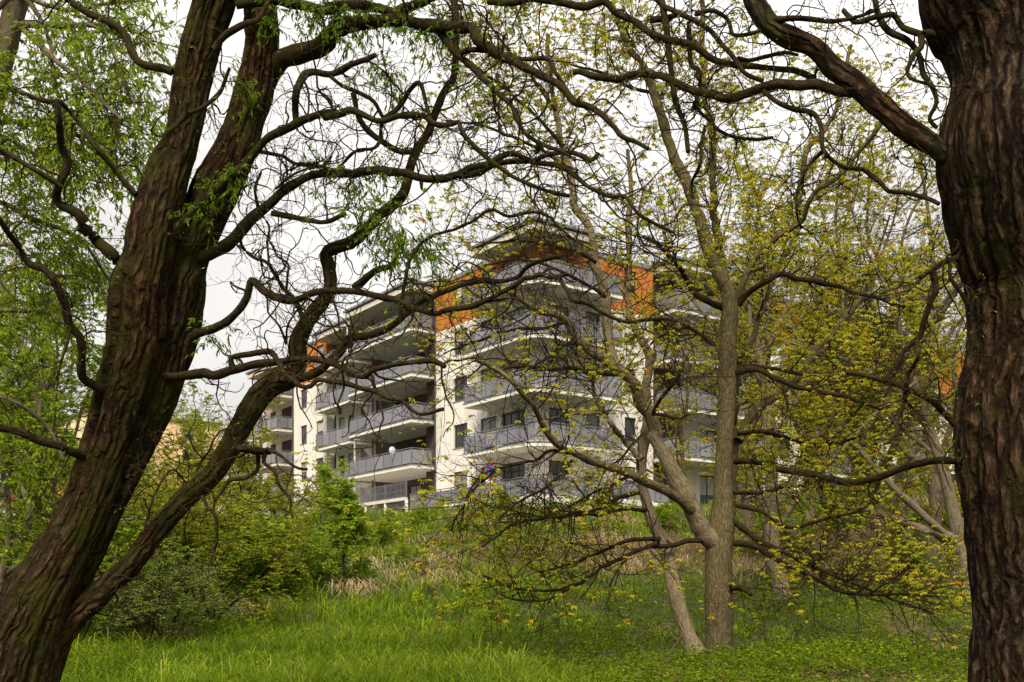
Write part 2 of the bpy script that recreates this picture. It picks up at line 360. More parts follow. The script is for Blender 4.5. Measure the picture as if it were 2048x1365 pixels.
_pm = {}
def rail_run(bal, pts, z, inset=0.06):
    """railing along a plan polyline: posts, frosted panels, handrail"""
    for (x0, y0), (x1, y1) in zip(pts[:-1], pts[1:]):
        L = math.hypot(x1 - x0, y1 - y0); n = max(1, int(round(L / 1.15))); s = L / n; ang = math.atan2(y1 - y0, x1 - x0)
        k = round(s, 3)
        if k not in _pm:
            _pm[k] = (Geo().box(0.05, k - 0.05, -0.012, 0.012, 0.09, 0.98).mesh('panel', M['panel']), Geo().box(-0.022, 0.022, -0.03, 0.03, 0.0, 1.06).mesh('post', M['rail']))
        for i in range(n + 1):
            px, py = x0 + (x1 - x0) * i / n, y0 + (y1 - y0) * i / n
            for nm, me in (('panel', _pm[k][0]), ('post', _pm[k][1])):
                if nm == 'panel' and i == n: continue
                o = bpy.data.objects.new(nm, me); COL.objects.link(o); o.parent = bal; o.location = (px, py, z); o.rotation_euler = (0, 0, ang)
        h = Geo().box(-0.03, L + 0.03, -0.035, 0.035, 1.06, 1.11).build('handrail', M['rail'], bal); h.location = (x0, y0, z); h.rotation_euler = (0, 0, ang)

def slab_poly(poly, z0, z1):
    """extruded polygon (counter-clockwise plan) as quads and fan triangles"""
    n = len(poly); V = [(x, y, z0) for x, y in poly] + [(x, y, z1) for x, y in poly]
    g = Geo(); g.add(V, [(i, (i + 1) % n, n + (i + 1) % n, n + i) for i in range(n)], [(0, i + 1, i) for i in range(1, n - 1)] + [(n, n + i, n + i + 1) for i in range(1, n - 1)])
    return g

def grow_poly(poly, e):
    c = np.mean(poly, 0); return [tuple(np.array(p) + np.sign(np.array(p) - c) * e) for p in poly]

def balcony(parent, poly, rail, z, rails=True):
    b = slab_poly(poly, z - 0.26, z - 0.045).build('balcony', M['white'], parent)
    slab_poly(grow_poly(poly, 0.04), z - 0.045, z).build('drip_edge', M['flash'], b)
    if rails: rail_run(b, rail, z)
    return b

def arc_corner(r=1.3, n=5):
    return [(r - r * math.cos(t), r - r * math.sin(t)) for t in np.linspace(0, math.pi / 2, n)]

def eave(parent, poly, z):
    e = slab_poly(poly, z - 0.34, z).build('eave', M['soffit'], parent)
    slab_poly(grow_poly(poly, 0.14), z + 0.10, z + 0.24).build('flashing', M['flash'], e)
    slab_poly(grow_poly(poly, -0.2), z, z + 0.10).build('roof_edge', M['white'], e)
    return e

def pipe(parent, x, y, z0, z1, r=0.055, mat='frame', name='drainpipe'):
    a = np.linspace(0, 2 * math.pi, 9)[:-1]; V = [(x + r * math.cos(t), y + r * math.sin(t), z) for z in (z0, z1) for t in a]
    g = Geo(); g.add(V, [(i, (i + 1) % 8, 8 + (i + 1) % 8, 8 + i) for i in range(8)]); return g.build(name, M[mat], parent, True)

def facade(parent, axis, w, a0, a1, cols, top='orange', body='white', floors=range(5), seed=0):
    """cols: list of (a, width, kind); one body wall for floors 0-3 and one for the top floor"""
    def holes(fl):
        out = []
        for f in fl:
            for (a, wd, kind) in cols:
                z = FLOOR[f]
                out.append((a, a + wd, z + (0.85 if kind == 'win' else 0.04), z + 2.35, kind))
        return out
    hb, ht = holes(range(4)), holes([4])
    zt = FLOOR[4] - 0.30
    wall_panel(parent, axis, w, a0, a1, ZB, zt, [h[:4] for h in hb], M[body], False)
    wall_panel(parent, axis, w, a0, a1, zt, ROOF - 0.1, [h[:4] for h in ht], M[top], False)
    for i, h in enumerate(hb + ht): window(parent, axis, w, h[:4], h[4], seed + i)

def apartment():
    B = empty('apartment_building', (BO[0], BO[1], EYE), B_ROT, 'white five storey apartment block with orange top floor and grey glass balconies on the slope', 'building')
    B.scale = (BSX, BSY, 1.0)
    # interior cores so that nothing shows through, set behind the facade sheets
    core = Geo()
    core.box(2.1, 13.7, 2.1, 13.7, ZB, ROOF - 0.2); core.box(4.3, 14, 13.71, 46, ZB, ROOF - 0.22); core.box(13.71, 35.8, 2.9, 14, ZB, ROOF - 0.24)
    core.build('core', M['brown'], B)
    # left facade
    facade(B, 'x', 1.8, 1.8, 12.3, [(2.9, 2.2, 'door'), (5.6, 1.6, 'door'), (8.6, 1.5, 'win')], seed=1)
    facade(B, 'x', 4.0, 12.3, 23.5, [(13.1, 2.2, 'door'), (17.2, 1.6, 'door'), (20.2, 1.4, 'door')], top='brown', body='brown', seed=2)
    facade(B, 'x', 2.6, 23.5, 27.5, [(24.5, 0.95, 'door'), (26.0, 1.0, 'win')], seed=3)
    facade(B, 'x', 1.8, 27.5, 33.5, [(28.1, 1.25, 'win'), (31.0, 1.15, 'win')], seed=4)
    facade(B, 'x', 4.2, 33.5, 45.0, [(34.6, 1.7, 'door'), (38.6, 2.2, 'door'), (42.0, 1.2, 'win')], seed=5)
    # right facade
    facade(B, 'y', 1.8, 1.8, 11.4, [(2.7, 1.6, 'door'), (5.6, 1.2, 'win'), (8.9, 1.0, 'win')], seed=6)
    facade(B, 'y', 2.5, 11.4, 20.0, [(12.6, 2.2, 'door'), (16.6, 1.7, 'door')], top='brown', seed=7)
    facade(B, 'y', 1.8, 20.0, 26.5, [(21.2, 1.2, 'win'), (24.0, 1.2, 'win')], seed=8)
    facade(B, 'y', 2.5, 26.5, 36.0, [(28.0, 2.2, 'door'), (31.8, 1.7, 'door')], seed=9)
    # cheek walls where the facade steps
    def cheek(axis, w, a0, a1, topc='orange', body='white'):
        wall_panel(B, axis, w, a0, a1, ZB, FLOOR[4] - .3, [], M[body], False); wall_panel(B, axis, w, a0, a1, FLOOR[4] - .3, ROOF - .1, [], M[topc], False)
    cheek('y', 12.3, 1.8, 4.3); cheek('y', 23.5, 2.6, 4.3); cheek('y', 27.5, 1.8, 2.6); cheek('y', 33.5, 1.8, 4.5); cheek('y', 45.0, 4.2, 14)
    cheek('x', 11.4, 1.8, 2.5); cheek('x', 20.0, 1.8, 2.5); cheek('x', 26.5, 1.8, 2.5); cheek('x', 36.0, 2.5, 14)
    # flat roof
    r = slab_poly([(1.75, 1.75), (14, 1.75), (14, 46), (4.3, 46), (4.3, 33.5), (1.75, 33.5)], ROOF - 0.1, ROOF + 0.16).build('roof', M['flash'], B)
    Geo().box(14, 36, 2.45, 14, ROOF - 0.1, ROOF + 0.13).build('roof_deck', M['flash'], r)
    Geo().box(19.9, 26.6, 1.7, 2.45, ROOF - 0.1, ROOF + 0.14).build('roof_deck', M['flash'], r)
    arc = arc_corner()
    for f in range(1, 5):
        z = FLOOR[f]
        # corner balcony wraps the corner
        balcony(B, arc + [(6.9, 0), (6.9, 1.8), (1.8, 1.8), (1.8, 6.6), (0, 6.6)], [(1.7, 6.55), (0.06, 6.55), (0.06, 1.3)] + [(x + .06, y + .06) for x, y in arc[1:-1]] + [(1.3, 0.06), (6.85, 0.06), (6.85, 1.7)], z)
        balcony(B, [(0, 12.4), (4.0, 12.4), (4.0, 20.8), (0, 20.8)], [(1.7, 12.46), (0.06, 12.46), (0.06, 20.74), (1.7, 20.74)], z)
        balcony(B, [(0.6, 21.7), (2.6, 21.7), (2.6, 27.2), (0.6, 27.2)], [(2.5, 21.76), (0.66, 21.76), (0.66, 27.14), (1.7, 27.14)], z - 0.18)
        balcony(B, [(1.9, 37.0), (4.2, 37.0), (4.2, 43.0), (1.9, 43.0)], [(4.1, 37.06), (1.96, 37.06), (1.96, 42.94), (4.1, 42.94)], z - 0.1)
        balcony(B, [(11.5, 0), (19.3, 0), (19.3, 2.5), (11.5, 2.5)], [(11.56, 1.7), (11.56, 0.06), (19.24, 0.06), (19.24, 1.7)], z)
        balcony(B, [(27.4, 0.6), (34.6, 0.6), (34.6, 2.5), (27.4, 2.5)], [(27.46, 2.0), (27.46, 0.66), (34.54, 0.66), (34.54, 2.0)], z)
    # eaves over the top balconies
    eave(B, [(-0.1, -0.1), (5.3, -0.1), (5.3, 1.7), (1.7, 1.7), (1.7, 5.7), (-0.1, 5.7)], ROOF + 0.12)
    eave(B, [(-0.1, 12.35), (3.9, 12.35), (3.9, 21.1), (-0.1, 21.1)], ROOF)
    eave(B, [(0.5, 21.5), (2.5, 21.5), (2.5, 27.3), (0.5, 27.3)], ROOF - 0.25)
    eave(B, [(1.8, 36.8), (4.1, 36.8), (4.1, 43.2), (1.8, 43.2)], ROOF - 0.2)
    eave(B, [(11.45, -0.1), (19.5, -0.1), (19.5, 2.45), (11.45, 2.45)], ROOF)
    eave(B, [(27.3, 0.5), (34.8, 0.5), (34.8, 2.45), (27.3, 2.45)], ROOF)
    for x, y in ((1.72, 12.12), (2.52, 27.42), (1.72, 33.42), (1.72, 20.2)): pipe(B, x, y, ZB, ROOF - .3)
    pipe(B, 0.9, 21.4, ZB, FLOOR[2] - .3, 0.10, 'white', 'column')
    pipe(B, 0.15, 21.25, FLOOR[4], ROOF - .36, 0.06, 'white', 'column')
    # balcony ceiling lamps, dark dots under the slabs
    for f in range(1, 5):
        for (x, y) in ((1.3, 24.4), (1.4, 22.6), (2.9, 39.0)):
            pipe(B, x, y, FLOOR[f] - 0.52, FLOOR[f] - 0.43, 0.09, 'frame', 'soffit_lamp')
    # ground floor terrace: plinth and railings
    t = slab_poly([(-0.5, -0.9), (10, -0.9), (10, 1.8), (1.8, 1.8), (1.8, 12), (-0.5, 12)], ZB - 0.6, FLOOR[0] - 0.1).build('terrace', M['white'], B)
    rail_run(t, [(-0.4, 11.9), (-0.4, -0.8), (9.9, -0.8)], FLOOR[0] - 0.1)
    t2 = slab_poly([(-0.2, 12.4), (4.0, 12.4), (4.0, 33), (1.8, 33), (-0.2, 33)], ZB - 0.6, FLOOR[0] - 0.12).build('terrace', M['white'], B)
    rail_run(t2, [(-0.1, 21.4), (-0.1, 32.9)], FLOOR[0] - 0.12)
    return B
apartment()

def to_world(x, y, z=0.0):
    x, y = x * BSX, y * BSY
    return np.array((BO[0] + CA * x - SA * y, BO[1] + SA * x + CA * y, EYE + z))

def mesh_fence():
    a = to_world(-2.2, 9.6); b = to_world(-2.2, 24.5)
    F = empty('terrace_fence', (a[0], a[1], EYE), math.atan2(b[1] - a[1], b[0] - a[0]), 'grey bar fence in two rows on a pale concrete base below the balconies', 'fence')
    L = float(np.linalg.norm(b - a)); z0 = 4.42
    box_obj('base_wall', M['conc'], F, 0, L, -0.14, 0.14, z0 - 1.2, z0 + 0.35)
    box_obj('beam', M['conc'], F, 0, L, -0.10, 0.10, z0 + 1.15, z0 + 1.35)
    n = int(L / 2.5)
    for i in range(n + 1):
        x = L * i / n; box_obj('post', M['signwhite'], F, x - 0.07, x + 0.07, -0.075, 0.075, z0 + 0.35, z0 + 1.15)
        box_obj('post', M['rail'], F, x - 0.03, x + 0.03, -0.03, 0.03, z0 + 1.35, z0 + 2.35)
    g = Geo()
    for x in np.arange(0.12, L, 0.16):
        g.box(x - 0.014, x + 0.014, -0.014, 0.014, z0 + 0.352, z0 + 1.148); g.box(x - 0.014, x + 0.014, -0.014, 0.014, z0 + 1.352, z0 + 2.33)
    for z in (0.45, 1.05, 1.42, 1.8, 2.25): g.box(0, L, -0.022, -0.0145, z0 + z - 0.02, z0 + z + 0.02)
    g.build('bars', M['rail'], F, stuff=True)
mesh_fence()

def disc(g, r0, r1, y, n=28, cx=0.0, cz=0.0):
    a = np.linspace(0, 2 * math.pi, n + 1)[:-1]
    V = [(cx + r * math.cos(t), y, cz + r * math.sin(t)) for r in (r0, r1) for t in a]
    g.add(V, [(i, (i + 1) % n, n + (i + 1) % n, n + i) for i in range(n)]); return g

def no_stopping_sign():
    p = P(979, 1002, 52.5)
    S = empty('traffic_sign', (p[0], p[1], zg(p[0], p[1])), math.radians(-52), 'round blue no parking sign with red border on a post in front of the terrace', 'sign')
    zc = P(979, 940, 52.5)[2] - zg(p[0], p[1])
    pipe(S, 0, 0.04, -0.2, zc + 0.40, 0.035, 'steel', 'post')
    g = Geo(); disc(g, 0.0, 0.42, -0.004); disc(g, 0.0, 0.42, 0.004); b = g.build('back_plate', M['steel'], S); b.location = (0, 0, zc)
    o = disc(Geo(), 0.345, 0.41, -0.012).build('red_border', M['red'], S); o.location = (0, 0, zc)
    o = disc(Geo(), 0.0, 0.345, -0.008).build('blue_field', M['blue'], S); o.location = (0, 0, zc)
    for s, y in ((1, -0.016), (-1, -0.019)):
        g = Geo(); c, q = math.cos(math.pi / 4), math.sin(math.pi / 4) * s; l, w = 0.36, 0.035
        g.add([(-l * c - w * q, y, -l * q + w * c), (-l * c + w * q, y, -l * q - w * c), (l * c + w * q, y, l * q - w * c), (l * c - w * q, y, l * q + w * c)], [(0, 1, 2, 3)])
        o = g.build('red_stroke', M['red'], S); o.location = (0, 0, zc)
    o = Geo().box(-0.34, 0.34, -0.012, 0.0, -0.74, -0.46).build('lower_plate', M['red'], S); o.location = (0, 0, zc)
    q = Geo().box(-0.29, 0.29, -0.018, -0.013, -0.70, -0.50).build('plate_face', M['signwhite'], S); q.location = (0, 0, zc)
    box_obj('cap', M['frame'], S, -0.16, 0.16, -0.10, 0.12, zc + 0.46, zc + 0.60)
no_stopping_sign()

def dish():
    p = to_world(-0.12, 14.6, FLOOR[1] + 0.9)
    D = empty('satellite_dish', p, B_ROT - math.radians(20), 'small white satellite dish clamped to the long first floor balcony rail', 'dish')
    g = Geo(); n = 20; rings = [0.0001, 0.12, 0.24, 0.36]
    V = [(r * math.cos(t), 0.9 * r * r - 0.35, r * 1.15 * math.sin(t) + 0.35) for r in rings for t in np.linspace(0, 2 * math.pi, n + 1)[:-1]]
    Q = [(k * n + i, k * n + (i + 1) % n, (k + 1) * n + (i + 1) % n, (k + 1) * n + i) for k in range(3) for i in range(n)]
    g.add(V, Q); g.build('reflector', M['steel'], D, True); D.scale = (.62, .62, .62)
    box_obj('arm', M['steel'], D, -0.015, 0.015, -0.75, -0.35, 0.02, 0.05); box_obj('receiver', M['signwhite'], D, -0.03, 0.03, -0.82, -0.72, 0.0, 0.10)
    pipe(D, 0, -0.26, -0.5, 0.35, 0.025, 'steel', 'mast')
dish()

def potted_plant(label, x, y, z, rng, h=.9):
    p = to_world(x, y, z); T = empty('potted_plant', p, 0, label, 'plant')
    g = Geo(); a = np.linspace(0, 2 * math.pi, 13)[:-1]; V = [(r * math.cos(t), r * math.sin(t), zz) for r, zz in ((.13, 0), (.19, .34), (.16, .345), (.15, .30)) for t in a]
    g.add(V, [(k * 12 + i, k * 12 + (i + 1) % 12, (k + 1) * 12 + (i + 1) % 12, (k + 1) * 12 + i) for k in range(3) for i in range(12)]); g.build('pot', M['redroof'], T)
    n = 260; q = np.stack([rng.normal(0, .10, n), rng.normal(0, .10, n), rng.uniform(.32, .32 + h, n)], 1); d = np.stack([rng.normal(0, .7, n), rng.normal(0, .7, n), np.ones(n) * .8], 1)
    lg = Geo(); leaf_quads(lg, q, d, rng.uniform(.12, .26, n), rng.uniform(.04, .08, n), rng, rng.random(n)); lg.build('foliage', M['dark_leaf'], T, False, True)
def simple_block(name, label, loc, rz, L, W, z0, z1, wallm, side, rows, cols, roofm=None, gable=0.0, wx=1.2, wz=1.5):
    B = empty(name, loc, rz, label, 'building')
    H = z1 - z0
    fl = H / rows
    for (axis, w, a1, m, nc) in (('y', 0.0, L, wallm, cols), ('x', 0.0, W, side, max(1, cols // 2))):
        holes = []
        for r in range(rows):
            for c in range(nc):
                a = a1 * (c + 0.5) / nc - wx / 2; z = r * fl + fl * 0.35
                holes.append((a, a + wx, z, z + wz))
        wall_panel(B, axis, w, 0, a1, 0, H, holes, M[m], False)
        for i, h in enumerate(holes): window(B, axis, w, h, 'win', i)
    wall_panel(B, 'x', L, 0, W, 0, H, [], M[side], False); wall_panel(B, 'y', W, 0, L, 0, H, [], M[wallm], False)
    Geo().box(0.3, L - 0.3, 0.3, W - 0.3, 0.0, H - 0.2).build('core', M['brown'], B)
    if gable:
        g = Geo(); e = 0.6
        g.add([(-e, -e, H), (L + e, -e, H), (L + e, W + e, H), (-e, W + e, H), (-e, W / 2, H + gable), (L + e, W / 2, H + gable)], [(0, 1, 5, 4), (3, 4, 5, 2), (0, 3, 2, 1)], [(0, 4, 3), (1, 2, 5)])
        r = g.build('roof', M[roofm], B)
        for x in (L * .3, L * .6): box_obj('roof_window', M['glass'], r, x, x + 1.0, 1.2, 1.9, H + gable * 0.38, H + gable * 0.52)
        box_obj('chimney', M['cream'], r, L * .45, L * .45 + .9, W / 2 - .4, W / 2 + .4, H + gable * 0.6, H + gable + 1.2)
    else:
        Geo().box(-0.25, L + 0.25, -0.25, W + 0.25, H, H + 0.3).build('roof', M['flash'], B)
    return B
pb = P(440, HY, 112)
simple_block('apartment_house', 'far peach apartment block with cream end wall left of the white block', (pb[0], pb[1], 4.9), math.radians(128), 19, 14, 0, 14.5, 'cream', 'peach', 5, 5)
hb = P(20, HY, 92)
simple_block('gabled_house', 'cream house with red tiled gable roof seen through leaves at far left', (hb[0], hb[1], 4.6), math.radians(8), 14, 9, 0, 4.4, 'cream', 'cream', 2, 5, 'redroof', 3.0, 1.0, 1.1)
rb = P(1715, HY, 84)
simple_block('orange_block', 'further apartment block with orange upper walls behind the grove at right', (rb[0], rb[1], 3.0), math.radians(28), 26, 14, 0, 18.2, 'white', 'white', 6, 8)
ob = to_world(0, 0)
# orange band on the further block's top storeys
def orange_band():
    B = bpy.data.objects['orange_block']
    box_obj('top_storey', M['orange'], B, 0.6, 12.5, -0.9, 0.3, 15.2, 18.9); box_obj('top_storey', M['orange'], B, 15, 24, -0.9, 0.3, 15.2, 18.9)
    for f in range(1, 6):
        for x in (3.0, 13.0, 19.0):
            bal = slab_poly([(x, -1.8), (x + 4.6, -1.8), (x + 4.6, -0.005), (x, -0.005)], f * 3.03 - 0.25, f * 3.03).build('balcony', M['white'], B)
            rail_run(bal, [(x + .06, -1.74), (x + 4.54, -1.74)], f * 3.03)
orange_band()

# ------------------------------------------------------------------ trees: tubes, growth, leaves
def catmull(pts, step):
    pts = np.asarray(pts, float)
    A = np.vstack([2 * pts[0] - pts[1], pts, 2 * pts[-1] - pts[-2]]); out = []
    for i in range(1, len(A) - 2):
        n = max(2, int(np.linalg.norm(A[i + 1][:3] - A[i][:3]) / step)); t = np.linspace(0, 1, n, endpoint=False)[:, None]
        p0, p1, p2, p3 = A[i - 1], A[i], A[i + 1], A[i + 2]
        out.append(0.5 * (2 * p1 + (p2 - p0) * t + (2 * p0 - 5 * p1 + 4 * p2 - p3) * t * t + (3 * p1 - p0 - 3 * p2 + p3) * t ** 3))
    out.append(A[-2][None]); return np.vstack(out)

def frames(C):
    T = nrm(np.gradient(C, axis=-2)); ref = np.where(np.abs(T[..., 1:2]) < 0.8, np.array([0., 1., 0.]), np.array([1., 0., 0.]))
    U = nrm(np.cross(T, ref)); return T, U, np.cross(T, U)

def tubes(g, C, R, sides, tint=0.0):
    """C (N,K,3), R (N,K): one tube for each row"""
    N, K = R.shape; T, U, W = frames(C); th = np.arange(sides) * 2 * math.pi / sides
    ring = U[:, :, None] * np.cos(th)[None, None, :, None] + W[:, :, None] * np.sin(th)[None, None, :, None]
    V = C[:, :, None] + ring * R[:, :, None, None]
    S = np.concatenate([np.zeros((N, 1)), np.cumsum(np.linalg.norm(np.diff(C, axis=1), axis=-1), 1)], 1)
    off = RNG.random((N, 1)) * 50
    Bk = np.stack([np.cos(th)[None, None] * R[:, :, None] + off[:, :, None], np.sin(th)[None, None] * R[:, :, None] + off[:, :, None] * .7, np.broadcast_to((S + off)[:, :, None], (N, K, sides))], -1)
    idx = np.arange(N * K * sides).reshape(N, K, sides); j = np.roll(idx, -1, 2)
    Q = np.stack([idx[:, :-1], j[:, :-1], j[:, 1:], idx[:, 1:]], -1).reshape(-1, 4)
    g.add(V.reshape(-1, 3), Q, bark=Bk.reshape(-1, 3))

def limb_mesh(C, R, sides, rough=0.0, seed=0.0, fr=(5.0, 3.0), cap=True, rugged=0.10, groove=0.0):
    """one thick limb: uneven section and bark ridges in real relief"""
    g = Geo(); K = len(C); T, U, W = frames(C[None]); T, U, W = T[0], U[0], W[0]
    th = np.arange(sides) * 2 * math.pi / sides; S = np.concatenate([[0], np.cumsum(np.linalg.norm(np.diff(C, axis=0), axis=1))])
    ct, st = np.cos(th)[None], np.sin(th)[None]; Rm = R[:, None]
    q = lambda a, b, z: vnoise(np.stack([np.broadcast_to(ct * a + seed, (K, sides)), np.broadcast_to(st * a + seed * 1.7, (K, sides)), np.broadcast_to(S[:, None] * b + z, (K, sides))], -1))
    rr = Rm * (1 + rugged * q(1.3, 1.2 / max(0.08, R.mean() * 4), seed))
    if rough:
        w = 0.45 * q(2.0, 3.0, 9.0)
        rid = 1 - np.abs(vnoise(np.stack([np.broadcast_to(ct * fr[0] + seed, (K, sides)) + w, np.broadcast_to(st * fr[0] + seed * 1.7, (K, sides)) + w, np.broadcast_to(S[:, None] * fr[1], (K, sides))], -1)))
        rid2 = 1 - np.abs(vnoise(np.stack([np.broadcast_to(ct * fr[0] * 2.2 + 7, (K, sides)) + w, np.broadcast_to(st * fr[0] * 2.2, (K, sides)), np.broadcast_to(S[:, None] * fr[1] * 2.2, (K, sides))], -1)))
        rr = rr + rough * (rid ** 2 - 0.55) + 0.45 * rough * (rid2 ** 2 - 0.5)
    if groove:
        w = 0.5 * q(1.5, 1.4, 4.0); gn = np.abs(vnoise(np.stack([np.broadcast_to(ct * 2.1 + seed, (K, sides)) + w, np.broadcast_to(st * 2.1 + seed * 2.7, (K, sides)) + w, np.broadcast_to(S[:, None] * .55 + seed, (K, sides))], -1)))
        rr = rr - groove * (1 - sst(gn, 0.0, 0.20)) * sst(q(1.0, .9, 15.0), -.45, .1)
    V = C[:, None] + (U[:, None] * ct[..., None] + W[:, None] * st[..., None]) * rr[..., None]
    Bk = np.stack([np.broadcast_to(ct * Rm + seed, (K, sides)), np.broadcast_to(st * Rm + seed, (K, sides)), np.broadcast_to(S[:, None] + seed, (K, sides))], -1)
    idx = np.arange(K * sides).reshape(K, sides); j = np.roll(idx, -1, 1)
    Q = np.stack([idx[:-1], j[:-1], j[1:], idx[1:]], -1).reshape(-1, 4)
    g.add(V.reshape(-1, 3), Q, bark=Bk.reshape(-1, 3))
    if cap:
        g.add(np.vstack([V[-1], C[-1:] + T[-1] * R[-1] * 0.5]), None, [(i, (i + 1) % sides, sides) for i in range(sides)])
    return g

def grow(pos, d, L, r, k, wig, grav, rng, taper=0.35, smooth=0.55):
    N = len(pos); C = np.zeros((N, k + 1, 3)); C[:, 0] = pos; d = nrm(d); w = np.zeros((N, 3)); st = (L / k)[:, None]
    gv = np.array([0, 0, grav]) if np.isscalar(grav) else grav
    for i in range(k):
        w = smooth * w + rng.normal(0, wig, (N, 3)); d = nrm(d + w + gv); C[:, i + 1] = C[:, i] + d * st
    R = r[:, None] * np.linspace(1, taper, k + 1)[None]
    return C, R

def spawn(C, R, N, rng, t0, t1, ang, spread=0.25, byrad=0.0):
    """pick N points on parents; returns position, outgoing direction and parent radius"""
    Ln = np.linalg.norm(np.diff(C, axis=1), axis=-1).sum(1); p = Ln / Ln.sum()
    i = rng.choice(len(C), N, p=p); K = C.shape[1]; t = (t0 + (t1 - t0) * rng.random(N)) * (K - 1); a = np.minimum(t.astype(int), K - 2); f = (t - a)[:, None]
    pos = C[i, a] * (1 - f) + C[i, a + 1] * f; T = nrm(C[i, a + 1] - C[i, a]); rad = R[i, a] * (1 - f[:, 0]) + R[i, a + 1] * f[:, 0]
    s = nrm(np.cross(T, rng.normal(size=(N, 3)))); an = ang + rng.normal(0, spread, N)
    return pos, T * np.cos(an)[:, None] + s * np.sin(an)[:, None], rad, i

def resample(C, R, k=24):
    S = np.concatenate([[0], np.cumsum(np.linalg.norm(np.diff(C, axis=0), axis=1))]); t = np.linspace(0, S[-1], k)
    return np.stack([np.interp(t, S, C[:, i]) for i in range(3)], 1), np.interp(t, S, R)

def leaf_quads(g, pos, d, L, W, rng, tint, fold=0.3):
    d = nrm(d); s = nrm(np.cross(d, rng.normal(size=d.shape))); n = np.cross(s, d); L = L[:, None]; W = W[:, None]
    V = np.stack([pos, pos + d * L * .52 + s * W * .5 + n * W * fold, pos + d * L - n * L * 0.12, pos + d * L * .52 - s * W * .5 + n * W * fold], 1)
    g.add(V.reshape(-1, 3), np.arange(len(pos) * 4).reshape(-1, 4), qt=tint)

def palmate(g, pos, size, rng, tint, n=5, droop=0.75):
    """drooping hand-shaped young leaves: n leaflets from one stalk end"""
    N = len(pos); ph = rng.random(N) * 6.28
    for k in range(n):
        a = ph + (k - n / 2) * 2 * math.pi / n * 0.8 + rng.normal(0, .2, N); dz = -droop + rng.normal(0, .3, N)
        d = np.stack([np.cos(a), np.sin(a), dz], 1); L = size * (1.0 - 0.07 * abs(k - n // 2)) * rng.uniform(.75, 1.15, N)
        leaf_quads(g, pos, d, L, L * 0.46, rng, np.clip(tint + rng.normal(0, .07, N), 0, 1), 0.25)

TF = {'f': (0, 0, 1), 'c1': (0, 0, 2.904), 'c2': (0, 450, 2.904), 'c3': (0, 895, 2.904), 'c4': (650, 0, 2.904), 'c5': (450, 440, 4.551), 'c6': (480, 720, 4.014),
      'c7': (850, 420, 4.014), 'c8': (850, 720, 4.014), 'r1': (1300, 0, 2.73), 'r2': (1300, 450, 2.73), 'r3': (1300, 865, 2.73), 'g': (600, 1000, 2.731)}
def path(spec, r0, r1, d0, d1, seed=0, step=0.05, kink=0.0, rr=None):
    """spec: 'frame:x,y x,y | frame:x,y ...' traced outline points -> centre line in space with its own depth"""
    pts = []
    for part in spec.split('|'):
        fr, body = part.strip().split(':'); ox, oy, s = TF[fr]
        for q in body.split():
            v = [float(a) for a in q.split(',')]; pts.append((ox + v[0] / s, oy + v[1] / s) + tuple(v[2:]))
    n = len(pts); xy = np.array([p[:2] for p in pts]); cum = np.concatenate([[0], np.cumsum(np.linalg.norm(np.diff(xy, axis=0), axis=1))]); t = cum / cum[-1]
    d = d0 + (d1 - d0) * t + 0.02 * d0 * vnoise(np.stack([t * 5 + seed, t * 0 + seed * 3.1, t * 0], 1)) * np.minimum(1, t * 4)
    A = np.zeros((n, 4))
    for i, p in enumerate(pts):
        A[i, :3] = P(p[0], p[1], d[i]); r = p[2] if len(p) > 2 else r0 + (r1 - r0) * t[i] ** 0.8
        A[i, 3] = r / FPX * d[i]
    if len(pts[0]) > 2:      # traced half-widths are horizontal: turn them into true radii
        g = np.gradient(xy, axis=0); A[:, 3] *= np.abs(g[:, 1]) / np.linalg.norm(g, axis=1)
    C = catmull(A, step); R = C[:, 3].copy(); C = C[:, :3].copy()
    k = len(C); sq = np.arange(k) * step
    if kink:
        for ax in range(3): C[:, ax] += kink * vnoise(np.stack([sq * 5.0 + seed * 7, sq * 0 + ax * 11.3, sq * 0 + seed], 1)) * np.minimum(1, np.arange(k) / 8)
    if kink:
        for ax in range(3): C[:, ax] += .35 * kink * vnoise(np.stack([sq * 17.0 + seed * 3, sq * 0 + ax * 5.3, sq * 0 + seed * 2], 1)) * np.minimum(1, np.arange(k) / 8)
    R = R * (1 + (0.12 if kink else 0.04) * vnoise(np.stack([sq * (4 if kink else 1.5) + seed * 5, sq * 0, sq * 0 + 2.2], 1)) + (0.10 if kink else 0.0) * vnoise(np.stack([sq * 13 + seed * 5, sq * 0, sq * 0 + 6.2], 1)))
    return C, np.maximum(R, 0.0015)

def attach(o, root):
    o.parent = root; o.location = -root.location; return o

def proj(p):
    return HX + p[..., 0] / p[..., 1] * FPX, HY - (p[..., 2] - EYE) / p[..., 1] * FPX

class Tree:
    def __init__(self, name, label, base, cat='tree', group=None):
        self.root = empty(name, tuple(base), 0, label, cat, group); self.C = []; self.R = []; self.k = 0
    def trunk(self, C, R, mat, sides, rough, fr, name='trunk', rugged=0.1, spawnable=False, groove=0.0):
        self.k += 1
        o = limb_mesh(C, R, sides, rough, 3.1 * self.k, fr, True, rugged, groove).build(name, mat, self.root, True); attach(o, self.root)
        if spawnable: self.keep(C, R)
        return o
    def limb(self, C, R, mat, rough=0.0, name='branch', rugged=0.12):
        self.k += 1; sides = 14 if R.mean() > 0.03 else 9 if R.mean() > 0.012 else 7
        o = limb_mesh(C, R, sides, rough, 2.3 * self.k, (3.0, 6.0), True, rugged).build(name, mat, self.root, True); attach(o, self.root)
        self.keep(C, R); return o
    def keep(self, C, R):
        c, r = resample(C, R); self.C.append(c); self.R.append(r)
    def arr(self):
        return np.array(self.C), np.array(self.R)
    def part(self, g, name, mat, smooth=False):
        attach(g.build(name, mat, self.root, smooth, True), self.root)

